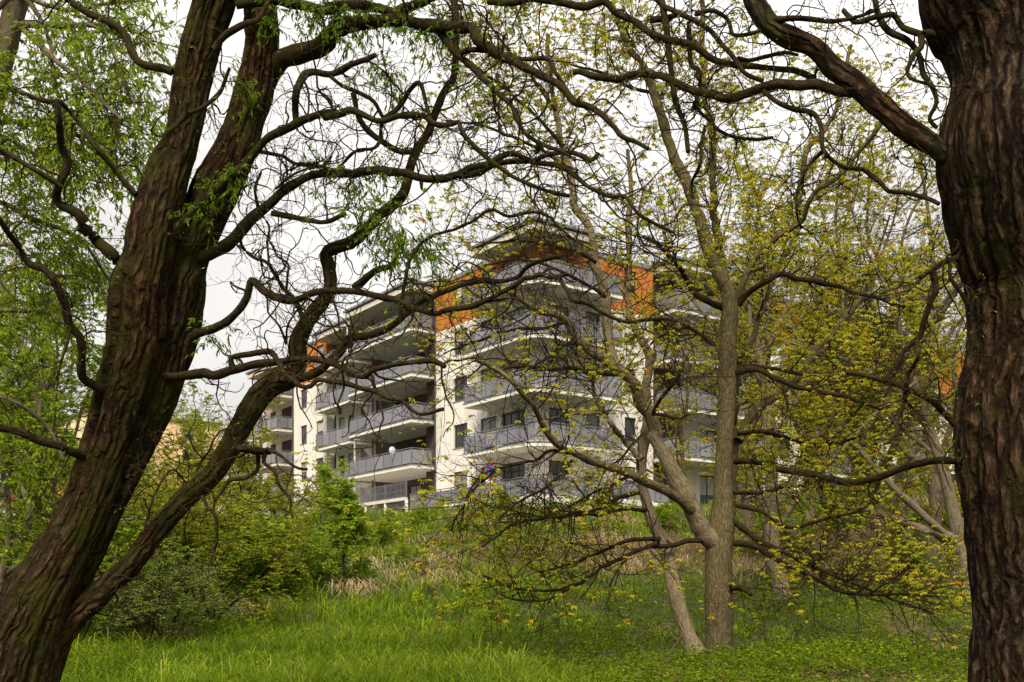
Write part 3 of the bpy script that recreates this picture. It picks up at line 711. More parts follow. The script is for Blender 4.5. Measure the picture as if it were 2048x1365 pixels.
_r = np.random.default_rng(3)
potted_plant('tall evergreen pot plant on the top balcony beside the white column', .75, 20.2, FLOOR[4], _r, 1.3)
potted_plant('small pot plant on the far left wing upper balcony', 2.6, 40.5, FLOOR[3] - .1, _r, .9)
potted_plant('pot plant behind the long second floor balcony rail', .6, 15.5, FLOOR[2], _r, 1.0)
potted_plant('pot plant at the corner terrace rail', .4, 6.0, FLOOR[0] - .1, _r, 1.2)

# ---- contorted willow leaning in from the left
WT = Tree('willow_tree', 'big leaning twin trunk willow with contorted branches at the left edge', (P(-60, 1560, 7.0)[0], 7.0, zg(P(-60, 1560, 7.0)[0], 7.0)))
wb, wlm = M['willow_bark'], M['willow_limb']
C, R = path('f:-120,1640,140 -75,1560,125 -5,1425,108 5,1400,98 55,1240,84 108,1136,70 163,1033,56 213,895,60 243,794,68 273,691,66 280,588,64 298,519,54 310,450,54 335,344,52 364,275,40 384,172,41 408,69,43 430,0,46 462,-120,44 480,-260,40', 0, 0, 7.0, 7.2, 1, 0.022)
R = R * .87; WT.trunk(C, R, wb, 110, 0.016, (9.0, 2.6), groove=0.055)
C, R = path('f:-80,1640,120 -45,1560,110 20,1425,95 35,1400,86 92,1240,72 142,1136,60 197,1033,48 262,895,54 310,794,54 340,691,52 360,588,54 375,519,48 405,448,50 432,379,57 468,310,49 490,241,41 510,172,41 520,69,37 520,0,32 528,-120,30 540,-260,26', 0, 0, 7.15, 7.55, 2, 0.022)
R = R * .90; WT.trunk(C, R, wb, 100, 0.018, (8.0, 2.8), 'second_trunk', groove=0.045)
C, R = path('f:-10,1500 20,1440 70,1350 118,1275 160,1225 193,1195 228,1160 262,1129 310,1067 365,1002 424,950 455,902 489,839 523,787 551,767 585,752 596,712 596,684 616,643 647,601 661,570 658,536 652,510 665,498 700,486 725,466 744,447 753,434 801,396 815,361 829,310 857,262 888,186 908,151 913,69 905,-20', 30, 5, 7.05, 7.6, 3, 0.03)
n = len(R); R = R * np.interp(np.linspace(0, 1, n), [0, .16, .36, .48, .55, .66, .78, 1], [1.3, 1.0, 1.08, 1.45, 1.15, .95, 0.95, 1.0])
WT.trunk(C, R, wb, 36, 0.010, (5.0, 6.0), 'low_limb', 0.12, True)
WB = [  # traced branches: outline points, start and end radius (photo pixels), start and end depth
 ('f:580,762 625,748 | c5:950,1290 1050,1210 1110,1110 1140,1060 1240,1050 1380,1020 1500,990 1580,930 1660,860 1740,800 1800,730 1900,680 2040,620 | c7:180,640 300,595 450,560 600,570 730,540 800,470 860,430 980,390 1100,370', 10, 4, 7.1, 6.3),
 ('f:375,690 | c2:1140,640 1270,590 1380,500 1430,420 1460,320 1540,390 1620,430 1700,440 1800,400 1880,380 | c5:1040,640 1180,650 1300,670 1400,690 1550,720 1650,760 1740,800 1850,840 1960,850 | c7:130,820 300,800 420,770 560,700 650,650 760,590 800,550 870,545 920,520 1020,540 1080,530 1110,590 1160,640 1190,720 1300,750 1400,810 1500,870 1620,910 1720,900 1830,880 1940,870 2007,880', 9, 3.5, 7.2, 5.6),
 ('c1:980,1365 1040,1320 1150,1200 1280,1080 1400,980 1480,880 1560,800 1690,740 1740,710 1860,670 1960,660 | c4:0,680 80,670 140,650 200,665 260,690 330,710 430,680 570,675 610,710 660,730 740,725 780,710 800,770 870,850 960,930 1030,990 1100,1040 1200,1080 1300,1120 1420,1140', 11, 3.5, 7.1, 6.2),
 ('c1:1722,715 1715,640 1720,540 1760,450 1820,420 1900,430 1980,410 2033,370 | c4:60,430 130,390 200,360 300,325', 8, 5, 6.9, 6.7),
 ('c1:1540,480 1590,400 1640,340 1740,320 1850,280 1920,220 | c4:0,230 80,160 200,135 300,120 450,110 560,140 700,150 830,160 865,165 890,230 950,270 1010,320 1080,350 1150,390 1230,430 1320,470 1390,520 1440,590 1530,620 1600,660 1660,720 1720,790 1800,820 1870,860', 21, 4, 7.5, 6.2),
 ('c1:1370,30 1480,10 1600,0 1700,25 1800,40 1890,65 1950,45 | c4:0,60 60,45 200,35 330,55 430,90', 10, 9, 7.2, 7.2),
 ('c4:420,80 520,25 600,-10 700,-60', 11, 7, 7.2, 6.9),
 ('c4:650,165 690,220 730,270 770,320 850,380 890,440 960,500 1030,560 1090,620 1120,690 1160,760 1220,820 1290,860 1370,870 1450,940', 8, 3, 7.0, 6.0),
 ('f:395,520 447,491 475,467 | c1:1450,1270 1560,1200 1650,1110 1760,1040 1870,1000 2033,1000 | c4:150,1010 300,1000 450,1000 550,1030 650,1045 780,1020 830,985 920,960 1020,910 1100,890 1200,930 1280,905 1430,890 1540,930 1590,890', 13, 4, 7.3, 6.4),
 ('c4:780,1022 900,1005 1000,955 1130,940 1280,950 1390,975 1470,1030 1560,1100 1640,1135 1740,1140 1820,1240 1900,1290 2033,1350', 7, 3, 6.9, 6.1),
 ('f:800,640 805,580 815,530 840,490 | c4:640,1360 760,1330 870,1280 960,1220 1060,1260 1200,1240 1300,1260 1380,1330 1450,1400', 4, 2.5, 6.7, 6.4),
 ('c2:860,880 1050,880 1180,860 1250,875 1380,840 1500,810 1600,800 1750,780 1850,785 1950,810 | c6:680,20 800,50 900,110 1000,130 1060,80 1180,50 1350,20 1530,10 1640,60', 10, 4.5, 7.3, 6.2),
 ('c2:1362,842 1340,775 1450,755 1570,740 | c6:290,5 350,90 440,160 490,210 560,210 610,160 660,160 720,180 850,200 950,230 1080,260 1180,300 1290,320 1360,380 1440,430 1520,430 1640,390', 6, 4, 6.75, 6.0),
 ('c6:1060,130 1090,230 1180,300', 3.5, 3, 6.5, 6.4),
 ('c1:480,1290 450,1240 340,1170 360,1060 400,950 360,860 340,720 320,580', 11, 6, 6.85, 6.5),
 ('c2:740,240 700,220 640,160 570,100 520,40 470,0', 13, 11, 7.05, 6.85),
 ('c1:360,1090 230,1000 100,920 0,870 -80,800', 6, 5, 6.6, 6.5),
 ('c2:620,955 590,950 480,890 470,750 450,640 400,590 380,500 330,350 260,260 160,220 110,120 40,30 -20,-40', 10, 6, 7.05, 6.3),
 ('c2:500,1350 460,1340 370,1300 220,1250 100,1200 -40,1170', 9, 7, 7.15, 6.6),
 ('c2:410,600 390,700 360,800 330,900', 3, 2, 6.6, 6.6),
 ('c1:790,1130 700,1030 620,930 540,830 430,680 340,600 250,590 120,540', 6, 4, 7.0, 6.9),
 ('c1:1000,420 950,400 850,380 780,330 720,200 640,130 550,90 420,20 340,-40', 9, 6, 7.1, 7.2),
 ('f:530,905 | c2:1390,1300 1470,1305 1565,1310', 7, 7, 6.75, 6.6),
 ('f:506,903 | c3:1495,30 1500,90 1490,140 1420,180 1330,190 1280,260 1250,310', 5, 3, 6.7, 6.6),
 ('c3:1545,25 1530,90 1590,140 1610,210 1650,260 1690,300 1690,360 1700,410', 5, 2.5, 6.65, 6.5),
 ('c3:1550,10 1620,40 1680,90 1740,120 1790,130', 5, 2.5, 6.65, 6.5),
 ('c3:1175,290 1210,350 1255,400 1265,520 1250,600 1245,665', 4, 2, 6.85, 6.6),
 ('c3:840,480 850,420 890,300 960,170 1010,130 1090,230', 3, 2, 6.9, 7.3),
 ('c3:1135,190 1160,90 1210,20 | c2:1230,1250 1290,1190 1350,1180', 3, 2, 6.9, 7.2),
 ('c5:720,960 690,850 640,740 540,640 480,530 400,400 300,360 200,290 140,220 130,130', 5, 3, 7.2, 7.0),
 ('c5:400,380 380,200 400,60 330,-60', 3, 2, 7.0, 7.0), ('c5:560,640 570,480 560,390 480,340 430,240 390,170', 3, 2, 7.0, 6.9),
 ('c5:560,1130 490,960 400,840 390,700', 3, 1.8, 7.0, 6.9), ('c5:560,1120 570,960 640,830 750,720', 2.5, 1.8, 7.0, 6.9),
 ('c5:1180,620 1280,540 1400,460 1520,410 1560,330', 8, 5, 7.1, 6.8),
 ('c4:30,445 100,500 200,540 280,590 340,690', 4, 4, 6.8, 6.9), ('c4:345,690 430,630 480,560 540,480 570,560 590,650 610,700', 5, 4, 6.9, 6.7),
 ('c4:330,715 320,800 290,860 180,880 100,960', 4, 3, 6.8, 6.8), ('c4:160,540 200,680 280,780 420,880 500,890', 5, 6, 7.2, 7.4),
 ('c4:790,310 850,290 960,300 1100,340 1190,345 1300,340 1340,420 1400,510', 5, 4, 6.8, 6.4), ('c4:770,195 760,100 740,-20', 6, 7, 6.9, 6.9),
 ('c1:1500,880 1640,910 1700,950 1850,960 1950,990', 4, 3, 7.1, 6.9), ('c1:1500,1210 1480,1100 1510,1010', 4, 3, 7.1, 7.0),
 ('c1:1600,1100 1700,1020 1880,960 1930,900', 3, 2, 7.0, 6.9), ('c1:1580,1240 1700,1260 1800,1280 1900,1290 2000,1240', 6, 4, 7.1, 6.9),
 ('c1:1240,290 1300,210 1400,150 1500,110 1560,0', 7, 5, 6.9, 7.0), ('c1:1090,660 1190,620 1280,540 1340,400', 5, 3, 6.8, 6.9), ('c1:980,850 960,790 1060,690 1080,600', 7, 3, 6.72, 6.70),
]
for i, (s, a, b, d0, d1) in enumerate(WB):
    C, R = path(s, a, b, d0, d1, i + 1, 0.028, 0.010); WT.limb(C, R, wlm, 0.0018)
rng = np.random.default_rng(5)
C0, R0 = WT.arr()
g = Geo()
p, d, r, _ = spawn(C0, R0, 460, rng, 0.15, 1.0, 1.0)
C1, R1 = grow(p, d + rng.normal(0, .2, d.shape), rng.uniform(.18, .75, len(p)), np.minimum(r * .55, rng.uniform(.0035, .0085, len(p))), 14, .30, -.01, rng, .4); tubes(g, C1, R1, 6)
p, d, r, _ = spawn(C1, R1, 1500, rng, 0.1, 1.0, .9)
C2, R2 = grow(p, d, rng.uniform(.08, .40, len(p)), np.minimum(r * .7, rng.uniform(.0018, .0038, len(p))), 9, .30, -.03, rng, .5); tubes(g, C2, R2, 4)
p, d, r, _ = spawn(np.concatenate([C2]), R2, 1600, rng, 0.2, 1.0, .8)
C3, R3 = grow(p, d, rng.uniform(.05, .22, len(p)), np.full(len(p), .0013), 6, .25, -.05, rng, .6); tubes(g, C3, R3, 3)
# leafy shoots where the photo shows them
allp = np.concatenate([C0.reshape(-1, 3), C1.reshape(-1, 3)]); ax, ay = proj(allp)
lg = Geo()
for (cx, cy, rad, N) in ((445, 345, 45, 34), (430, 400, 40, 22), (385, 610, 40, 30), (350, 640, 40, 18), (740, 400, 60, 50), (790, 440, 60, 60), (830, 490, 55, 60), (700, 370, 40, 24), (790, 30, 70, 60), (700, 40, 60, 40), (880, 50, 50, 34), (640, 25, 60, 40),
                         (770, 120, 40, 26), (600, 10, 50, 26), (1020, 10, 40, 10), (420, 650, 35, 14), (500, 150, 50, 16), (560, 30, 40, 18), (210, 60, 70, 20), (860, 90, 40, 20), (960, 190, 60, 10), (640, 330, 60, 10)):
    m = np.where(np.hypot(ax - cx, ay - cy) < rad)[0]
    if len(m) == 0: continue
    s = allp[rng.choice(m, N)]; dd = rng.normal(0, .6, (N, 3)); dd[:, 2] -= .25
    Cs, Rs = grow(s, dd, rng.uniform(.08, .30, N), np.full(N, .0016), 6, .16, -.12, rng, .6); tubes(g, Cs, Rs, 3)
    q, dq, _, _ = spawn(Cs, Rs, N * 12, rng, .2, 1, .7); dq[:, 2] -= .8
    leaf_quads(lg, q, dq + rng.normal(0, .25, dq.shape), rng.uniform(.030, .062, len(q)), rng.uniform(.008, .014, len(q)), rng, rng.beta(1.6, 1.8, len(q)))
q, dq, _, _ = spawn(C3, R3, 2600, rng, .3, 1, .7); dq[:, 2] -= .6
leaf_quads(lg, q, dq, rng.uniform(.012, .034, len(q)), rng.uniform(.005, .009, len(q)), rng, rng.beta(2, 1.6, len(q)))
WT.part(g, 'twigs', M['twig'], True); WT.part(lg, 'foliage', M['willow_leaf'])

# ---- dark furrowed trunk at the right edge
RT = Tree('old_tree', 'massive dark tree with deeply furrowed trunk at the right edge', (P(2060, 1450, 4.5)[0], 4.5, zg(P(2060, 1450, 4.5)[0], 4.5)))
C, R = path('f:1960,-160,150 1978,0,145 1996,73,122 2006,146,106 2006,201,110 2001,256,126 2003,311,136 2012,366,135 2016,440,127 2022,500,114 2036,570,108 2038,700,108 2030,800,125 2028,850,128 2030,930,128 2036,1000,120 2044,1110,112 2052,1230,106 2054,1320,112 2058,1450,122 2062,1560,132 2066,1700,150 2070,1840,185', 0, 0, 4.5, 4.5, 4, 0.016)
R = R * .90; RT.trunk(C, R, M['old_bark'], 140, 0.015, (10.0, 2.4), rugged=0.05, groove=0.035)
RB = [('f:1900,318 | r1:1530,790 1400,700 1280,600 1180,510 1100,440 1000,370 900,260 800,220 700,170 630,100 580,20 550,-50 530,-160', 22, 20, 4.45, 4.9),
 ('r1:1130,500 1050,500 970,480 900,460 800,470 690,460 600,480 500,520 420,535 330,515 230,490 150,450 60,410 | c4:1930,440 1820,430 1700,455 1560,440 1480,415 1450,425', 12, 6, 4.65, 5.3),
 ('r1:900,430 800,390 700,380 580,365 450,350 330,320 230,250 100,220 0,190 | c4:1930,230 1850,180 1780,120 1700,80 1620,10 1500,40 1350,15 1200,0 1080,25 950,10', 6, 7, 4.8, 5.6),
 ('r1:620,445 520,400 470,340 400,260 340,180 260,120 150,70 60,20 0,-40', 4, 6, 4.9, 5.3), ('r1:40,-40 60,0 90,150 100,300 120,440 140,560 190,700 210,830', 7, 5, 5.3, 5.1),
 ('r1:1225,-60 1230,0 1250,100 1300,170 1400,220 1470,300 1490,400 1530,460 1560,560 1525,650 1570,700', 7, 4, 4.7, 4.5), ('r1:1640,200 1560,190 1490,190 1490,260 1440,310 1400,400 1440,440 1500,450', 9, 3, 4.5, 4.4),
 ('r1:1490,190 1380,150 1330,80 1220,100 1130,120 1060,60', 6, 5, 4.5, 4.7), ('r1:620,500 700,560 800,600 900,620 940,700 950,830 1040,920 1150,930 1250,1000 1300,1050 1400,1050 1500,1070 1580,1110', 5, 4, 4.8, 4.5),
 ('r1:950,820 880,890 820,1000 800,1150 820,1250', 4, 2.5, 4.7, 4.8), ('r1:480,320 540,330 640,310 740,290 800,300', 5, 3, 5.0, 4.9), ('r1:680,110 800,100 900,110 1010,120 1120,100 1240,50', 6, 4, 4.75, 4.6),
 ('r1:250,80 340,60 420,110 450,190 540,190 600,170', 5, 4, 5.1, 5.0), ('r2:1700,175 1680,180 1600,210 1540,260 1480,285', 7, 5, 4.45, 4.4), ('r2:1545,255 1560,350 1530,420 1500,520 1470,610 1380,700 1340,800 1300,850 1200,830 1060,805', 7, 4, 4.4, 4.5),
 ('r2:1300,850 1420,900 1530,950 1600,1020 1690,1110', 5, 6, 4.45, 4.45), ('r2:1400,870 1390,960 1360,1050 1350,1150 1300,1200', 5, 3, 4.4, 4.4), ('r2:1460,610 1460,720 1400,830 1395,900', 4, 4, 4.42, 4.42), ('r2:1395,960 1440,1010 1420,1035', 3, 2.5, 4.4, 4.4),
 ('r1:240,560 280,620 340,670 370,710 460,750 560,760 680,750', 4, 3, 5.0, 5.0), ('r1:300,690 280,800 270,900 230,1000 240,1080', 4, 3, 5.1, 5.1), ('r1:210,120 220,330 270,400 260,520 240,590', 5, 4, 5.2, 5.1),
 ('r1:0,110 90,100 160,70', 8, 6, 5.3, 5.2), ('r2:1640,210 1640,290 1690,370 1730,440', 4, 4, 4.4, 4.4), ('r3:1710,155 1560,150 1400,190 1250,245 1080,270 900,235 780,215 690,195', 8, 7, 4.5, 5.2)]
for i, (s, a, b, d0, d1) in enumerate(RB):
    C, R = path(s, a, b, d0, d1, i + 31, 0.022, 0.007); RT.limb(C, R, M['old_bark'] if i == 0 else wlm, 0.003 if i == 0 else 0.0012)
C0, R0 = RT.arr(); g = Geo(); lg = Geo()
p, d, r, _ = spawn(C0, R0, 260, rng, .1, 1, 1.0)
C1, R1 = grow(p, d, rng.uniform(.12, .5, len(p)), np.minimum(r * .5, rng.uniform(.002, .005, len(p))), 14, .30, -.02, rng, .4); tubes(g, C1, R1, 5)
p, d, r, _ = spawn(C1, R1, 700, rng, .1, 1, .9)
C2, R2 = grow(p, d, rng.uniform(.05, .24, len(p)), np.minimum(r * .7, rng.uniform(.001, .0022, len(p))), 9, .28, -.03, rng, .5); tubes(g, C2, R2, 4)
q, dq, _, _ = spawn(C2, R2, 1500, rng, .3, 1, .7); dq[:, 2] -= .5
leaf_quads(lg, q, dq, rng.uniform(.010, .024, len(q)), rng.uniform(.004, .007, len(q)), rng, rng.beta(2, 1.6, len(q)))
RT.part(g, 'twigs', M['twig'], True); RT.part(lg, 'foliage', M['willow_leaf'])

# ---- chestnut with young drooping leaves, right of centre
def foliate(T, rng, n1, n2_, n3, scale, leafm, size, extra=0.6, tint=(1.7, 2.0), twigm='twig', up=0.02, lenf=1.0, droop=0.75, nl=5, c1wig=.08, thin=None, t0=.12, thin1=None):
    C0, R0 = T.arr(); g = Geo(); lg = Geo(); s = scale * lenf
    p, d, r, _ = spawn(C0, R0, n1, rng, t0, 1, 1.0)
    if thin1 is not None:
        k_ = rng.random(n1) < thin1(p); p, d, r = p[k_], d[k_], r[k_]; n1 = len(p)
    C1, R1 = grow(p, d, rng.uniform(.35, 1.5, n1) * s, np.minimum(r * .5, rng.uniform(.006, .014, n1) * scale), 10, c1wig, up, rng, .35); tubes(g, C1, R1, 5)
    p, d, r, _ = spawn(np.concatenate([C1]), R1, n2_, rng, .15, 1, .85)
    C2, R2 = grow(p, d, rng.uniform(.2, .75, n2_) * s, np.minimum(r * .7, rng.uniform(.004, .007, n2_) * scale), 6, .11, -.01, rng, .5); tubes(g, C2, R2, 4)
    p, d, r, _ = spawn(C2, R2, n3, rng, .2, 1, .8)
    C3, R3 = grow(p, d, rng.uniform(.07, .30, n3) * s, np.full(n3, .0032 * scale), 3, .15, .0, rng, .7); tubes(g, C3, R3, 3)
    tips = np.concatenate([C3[:, -1], C2[:, -1], C3[rng.choice(n3, int(n3 * extra)), 1]])
    if thin is not None: tips = tips[rng.random(len(tips)) < thin(tips)]
    N = len(tips)
    palmate(lg, tips, rng.uniform(.6, 1.15, N) * size, rng, rng.beta(*tint, N), nl, droop)
    T.part(g, 'twigs', M[twigm], True); T.part(lg, 'foliage', M[leafm])

gb = M['grey_bark']
KT = Tree('chestnut_tree', 'pale barked chestnut with young yellow green leaves standing in the grass', (P(1440, 1319, 16)[0], 16.0, zg(P(1440, 1319, 16)[0], 16)))
C, R = path('f:1438,1350,40 1440,1319,33 1438,1290,29 1438,1231,28 1437,1121,27 1441,1070,27 1445,1010,22 1446,950,18 1450,865,18 1454,780,18 1457,670,17 1460,625,17 1458,590,16 1446,565,14 1424,523,13 1413,487,13 1400,440,12 1391,421,11', 0, 0, 16, 16.2, 5, 0.04)
KT.trunk(C, R, gb, 40, 0.007, (8.0, 3.0), rugged=0.05, groove=0.012)
KB = [('r1:250,1150 200,1000 140,880 90,740 50,600 20,500 0,400 | c4:1970,760 1940,640 1900,540 1870,430 1830,360 1780,290 1730,190 1700,120 1660,20', 12, 5, 16.1, 16.8),
 ('f:1462,612 1450,560 1437,500 | r1:360,1250 350,1150 340,950 340,800 330,650 300,560 290,380 280,200 290,0 300,-120', 9, 5, 16.2, 17),
 ('r2:440,450 480,390 520,280 620,130 720,50 820,-20 | r1:900,1050 1000,980 1100,880 1200,760 1290,640', 8, 4, 16.1, 15),
 ('f:1462,1050 1466,990 | r2:455,1365 462,1200 462,1000 480,780 560,620 610,450 660,300 740,160 800,40 | r1:850,850 950,720 1030,560 1060,400 1100,250', 8, 4, 16.5, 17.5),
 ('r2:480,1180 500,1140 560,1030 700,920 830,800 900,690 980,620 1060,510 1130,430 1200,380', 10, 6, 16.6, 18),
 ('f:1440,1090 | r3:300,560 230,420 150,280 80,130 10,0 | c8:1880,640 1800,440 1720,330 1680,200 1600,110 | c7:1540,1270 1440,1190 1300,1110 1200,1020 1140,900 1030,830 900,800 780,720 650,640 540,580 420,560', 21, 5, 16, 14.6),
 ('c7:1580,1310 1520,1220 1480,1060 1460,900 1450,700 1400,550 1370,420 1340,200 1290,90 1210,0 | c4:1440,1180 1420,1000 1380,850 1340,640 1300,400 1290,200', 12, 4, 15.4, 16),
 ('f:1395,1030 | c8:2000,1090 1900,1030 1760,970 1600,900 1460,850 1330,810 1180,750 1100,710 1000,610 930,490 880,390 800,290 700,180 600,100 520,50 420,0', 11, 4, 15.8, 13.4),
 ('c8:1540,110 1440,110 1300,95 1180,65 1050,75 850,60 700,55 640,80', 6, 3, 15, 14), ('c8:1110,740 1000,730 900,790 780,830 650,860', 4, 2.5, 14.6, 14),
 ('f:1420,1082 | r3:320,590 200,595 140,610 0,625 | g:1950,240 1800,300 1660,370 1500,460 1370,495 1200,490 1110,460 1000,420', 6, 2, 15.9, 14), ('g:1960,215 1830,215 1720,250 1600,300 1480,350 1300,400', 5, 2, 15.7, 14.5),
 ('g:1500,465 1380,530 1280,550 1160,540 1100,515', 3, 2, 14.4, 14), ('c8:1720,1070 1650,1080 1550,1110 1400,1200 1250,1245 1050,1260 820,1290 600,1310', 5, 2, 15.7, 14.2),
 ('r3:440,605 560,620 700,700 850,770 960,830 1080,880 1250,885 1400,880 1600,895', 7, 2, 16, 14.5), ('r3:450,480 600,590 750,660 900,740 1100,820 1300,900 1550,990', 6, 2, 16, 14.8),
 ('r3:430,850 480,848 520,860 550,885', 7, 5, 15.8, 15.6), ('r3:470,160 530,155 600,165', 7, 5, 16.3, 16), ('r2:460,810 560,790 680,830 800,880 950,910 1100,950 1250,1010', 7, 3, 16, 15), ('r2:470,780 560,770 700,790 850,820 1000,855 1150,850', 5, 2, 16.1, 16.5),
 ('r2:400,450 300,410 230,350 180,270 120,180 50,110 -40,60', 7, 4, 16, 15), ('r2:480,440 540,370 640,310 720,270 800,295 950,315 1100,360 1300,420 1450,480', 7, 3, 16, 15), ('r2:350,660 280,600 200,560 100,590 0,650', 4, 2.5, 16, 15.4),
 ('r3:470,400 600,430 750,520 900,490 1100,440 1250,380', 5, 2, 16.2, 15.5), ('r3:450,330 600,330 760,300 900,300 1000,290', 4, 2, 16.3, 17), ('r2:480,1140 620,1130 750,1160 900,1200 1050,1180 1150,1150', 5, 2.5, 16.4, 15.6),
 ('c8:1750,590 1650,700 1560,800 1480,850', 3, 2, 15.2, 15), ('c8:1830,430 1900,300 1980,200 2080,80', 4, 3, 15.5, 15), ('c8:1820,440 1900,440 2010,470 2120,450', 3.5, 2, 15.5, 15), ('c7:1200,1060 1100,1100 1000,1180 880,1250 760,1340', 4, 2, 14.9, 14),
 ('g:1890,60 1760,50 1640,80 1520,75 1380,100 1240,110 1120,160 1000,260', 4.5, 2, 15.6, 13.6), ('c8:1650,930 1500,1000 1350,1060 1150,1180 950,1300', 3.5, 1.8, 15.6, 14), ('c8:600,870 500,900 420,960 350,1050 300,1200 280,1365', 3, 1.8, 13.9, 13.5), ('c8:1180,810 1000,1000 700,1180 560,1330', 4, 2, 14.2, 13.6),
 ('c4:1430,1000 1300,900 1150,820 1000,760 850,720 700,700', 4, 2, 15.5, 15), ('c4:1380,850 1250,700 1100,560 950,440 800,350', 4, 2, 15.6, 15.5), ('c4:1340,640 1200,450 1080,300 980,180 880,60', 4, 2, 15.8, 16),
 ('c7:1370,420 1200,330 1000,280 800,250 600,260 400,300', 4, 2, 15.2, 14.6), ('c7:1450,700 1300,600 1100,500 900,420 700,400 450,450', 4, 2, 15.3, 14.5), ('c7:1140,900 950,950 750,960 550,1000 350,1080 150,1150', 4, 2, 14.8, 14), ('c4:1900,540 1750,500 1600,420 1450,380 1300,330', 4, 2, 16.4, 16),
 ('c8:780,830 680,850 600,870 520,930 430,1000 340,1100 260,1250 220,1380', 3.5, 2, 14, 13.6)]
for i, (s, a, b, d0, d1) in enumerate(KB):
    C, R = path(s, a, b, d0, d1, i + 71, 0.06, 0.018); KT.limb(C, R, M['pale_bark'] if a > 11.5 and i in (5, 6) else gb if a > 7.5 else M['willow_limb'], 0.002)
    if a > 9:      # thick limbs carry their twigs towards the end only
        h = int(len(C) * .5); KT.C.pop(); KT.R.pop(); KT.keep(C[h:], R[h:])
def clump(p, f=1.15, lo=-.38, hi=.22):
    return sst(vnoise(p * f + 3.7), lo, hi)
def k_thin(p):      # the lower left side of the crown, towards the camera, has leafed out less
    return np.where((p[:, 2] < 8.5) & (p[:, 0] < 2.5), np.where(p[:, 2] > 2.6, .62, .55), np.where(p[:, 2] < 5, .7, 1.0)) * np.where(p[:, 2] > 6.5, clump(p, 1.15, -.75, -.1), clump(p))
foliate(KT, np.random.default_rng(8), 900, 3700, 13500, 1.0, 'chestnut_leaf', 0.072, 0.40, thin=k_thin, thin1=lambda p: np.where((p[:, 0] < 2.6) & (p[:, 2] < 4.6), .60, 1.0))

ST = Tree('slender_tree', 'slim leaning pale tree beside the chestnut trunk', (P(1388, 1290, 15.4)[0], 15.4, zg(P(1388, 1290, 15.4)[0], 15.4)))
C, R = path('f:1392,1310,24 1386,1290,18 1376,1268,15 1358,1213,15 1340,1140,14 1329,1092,13 1308,1050,12 1292,1000,10 1284,960,9 1283,915,10 1289,880,10 1296,840,9 1294,800,8 1292,770,8 1297,745,8 1298,710,8 1278,672,8 1263,640,7 1256,600,6 1256,555,6 1258,505,5 1256,445,5 1262,380,4 1255,300,3', 0, 0, 15.4, 17.2, 6, 0.04)
ST.trunk(C, R * 1.08, M['pale_bark'], 28, 0.006, (7.0, 4.0), rugged=0.05, spawnable=True)
for i, (s, a, b, d0, d1) in enumerate([('c8:1740,800 1690,750 1600,650 1500,520 1430,420 1370,310 1340,180 1330,80', 7, 3, 15.6, 15.2), ('c8:1430,430 1300,430 1180,430 1060,460 950,480', 4, 2, 15.3, 15), ('c8:1700,960 1710,880 1705,790', 3, 2.5, 15.5, 15.5)]):
    C, R = path(s, a, b, d0, d1, i + 120, 0.06, 0.01); ST.limb(C, R, M['pale_bark'], 0.002)
foliate(ST, np.random.default_rng(9), 70, 240, 600, 1.0, 'chestnut_leaf', 0.085, 0.3, thin=clump, t0=.5)

# ---- grove behind: upright trees built once per kind, then copied one by one
def grove_tree(label, rng, H, stems, crown, leafm, bark, size, n1, n2_, n3, spread=.45, group='trees of the grove', tw='twig', nl=5, droop=.7, rad=None, start=.22, name='grove_tree', cat='tree', lf=None, sc=1.0, tint=(1.7, 2.0)):
    T = Tree(name, label, (0, 0, 0), cat, group); r0 = rad or H * 0.016
    Ct, Rt = grow(np.array([[0, 0, -.3]]), np.array([[rng.normal(0, .08), rng.normal(0, .08), 1.]]), np.array([H * .62]), np.array([r0]), 22, .035, .03, rng, .45)
    Rt[0, :3] *= [1.5, 1.2, 1.05]
    T.trunk(Ct[0], Rt[0], M[bark], 16, r0 * .06, (4., 2.), rugged=.08, spawnable=True)
    p, d, r, _ = spawn(Ct, Rt, stems, rng, start, 1.0, spread + .25)
    d[:, 2] = np.abs(d[:, 2]) + .25
    Cs, Rs = grow(p, d, rng.uniform(.32, .62, stems) * H * crown, r * rng.uniform(.45, .75, stems), 22, .06, .035, rng, .22)
    for i in range(stems): T.limb(Cs[i], np.maximum(Rs[i], .006), M[bark], 0.0)
    s = lf or H / 12.
    foliate(T, rng, n1, n2_, n3, sc, leafm, size, .5, tint, tw, .01, s / sc * 1.15, droop, nl, thin=lambda p: clump(p, .9, -.5, .15))
    return T.root

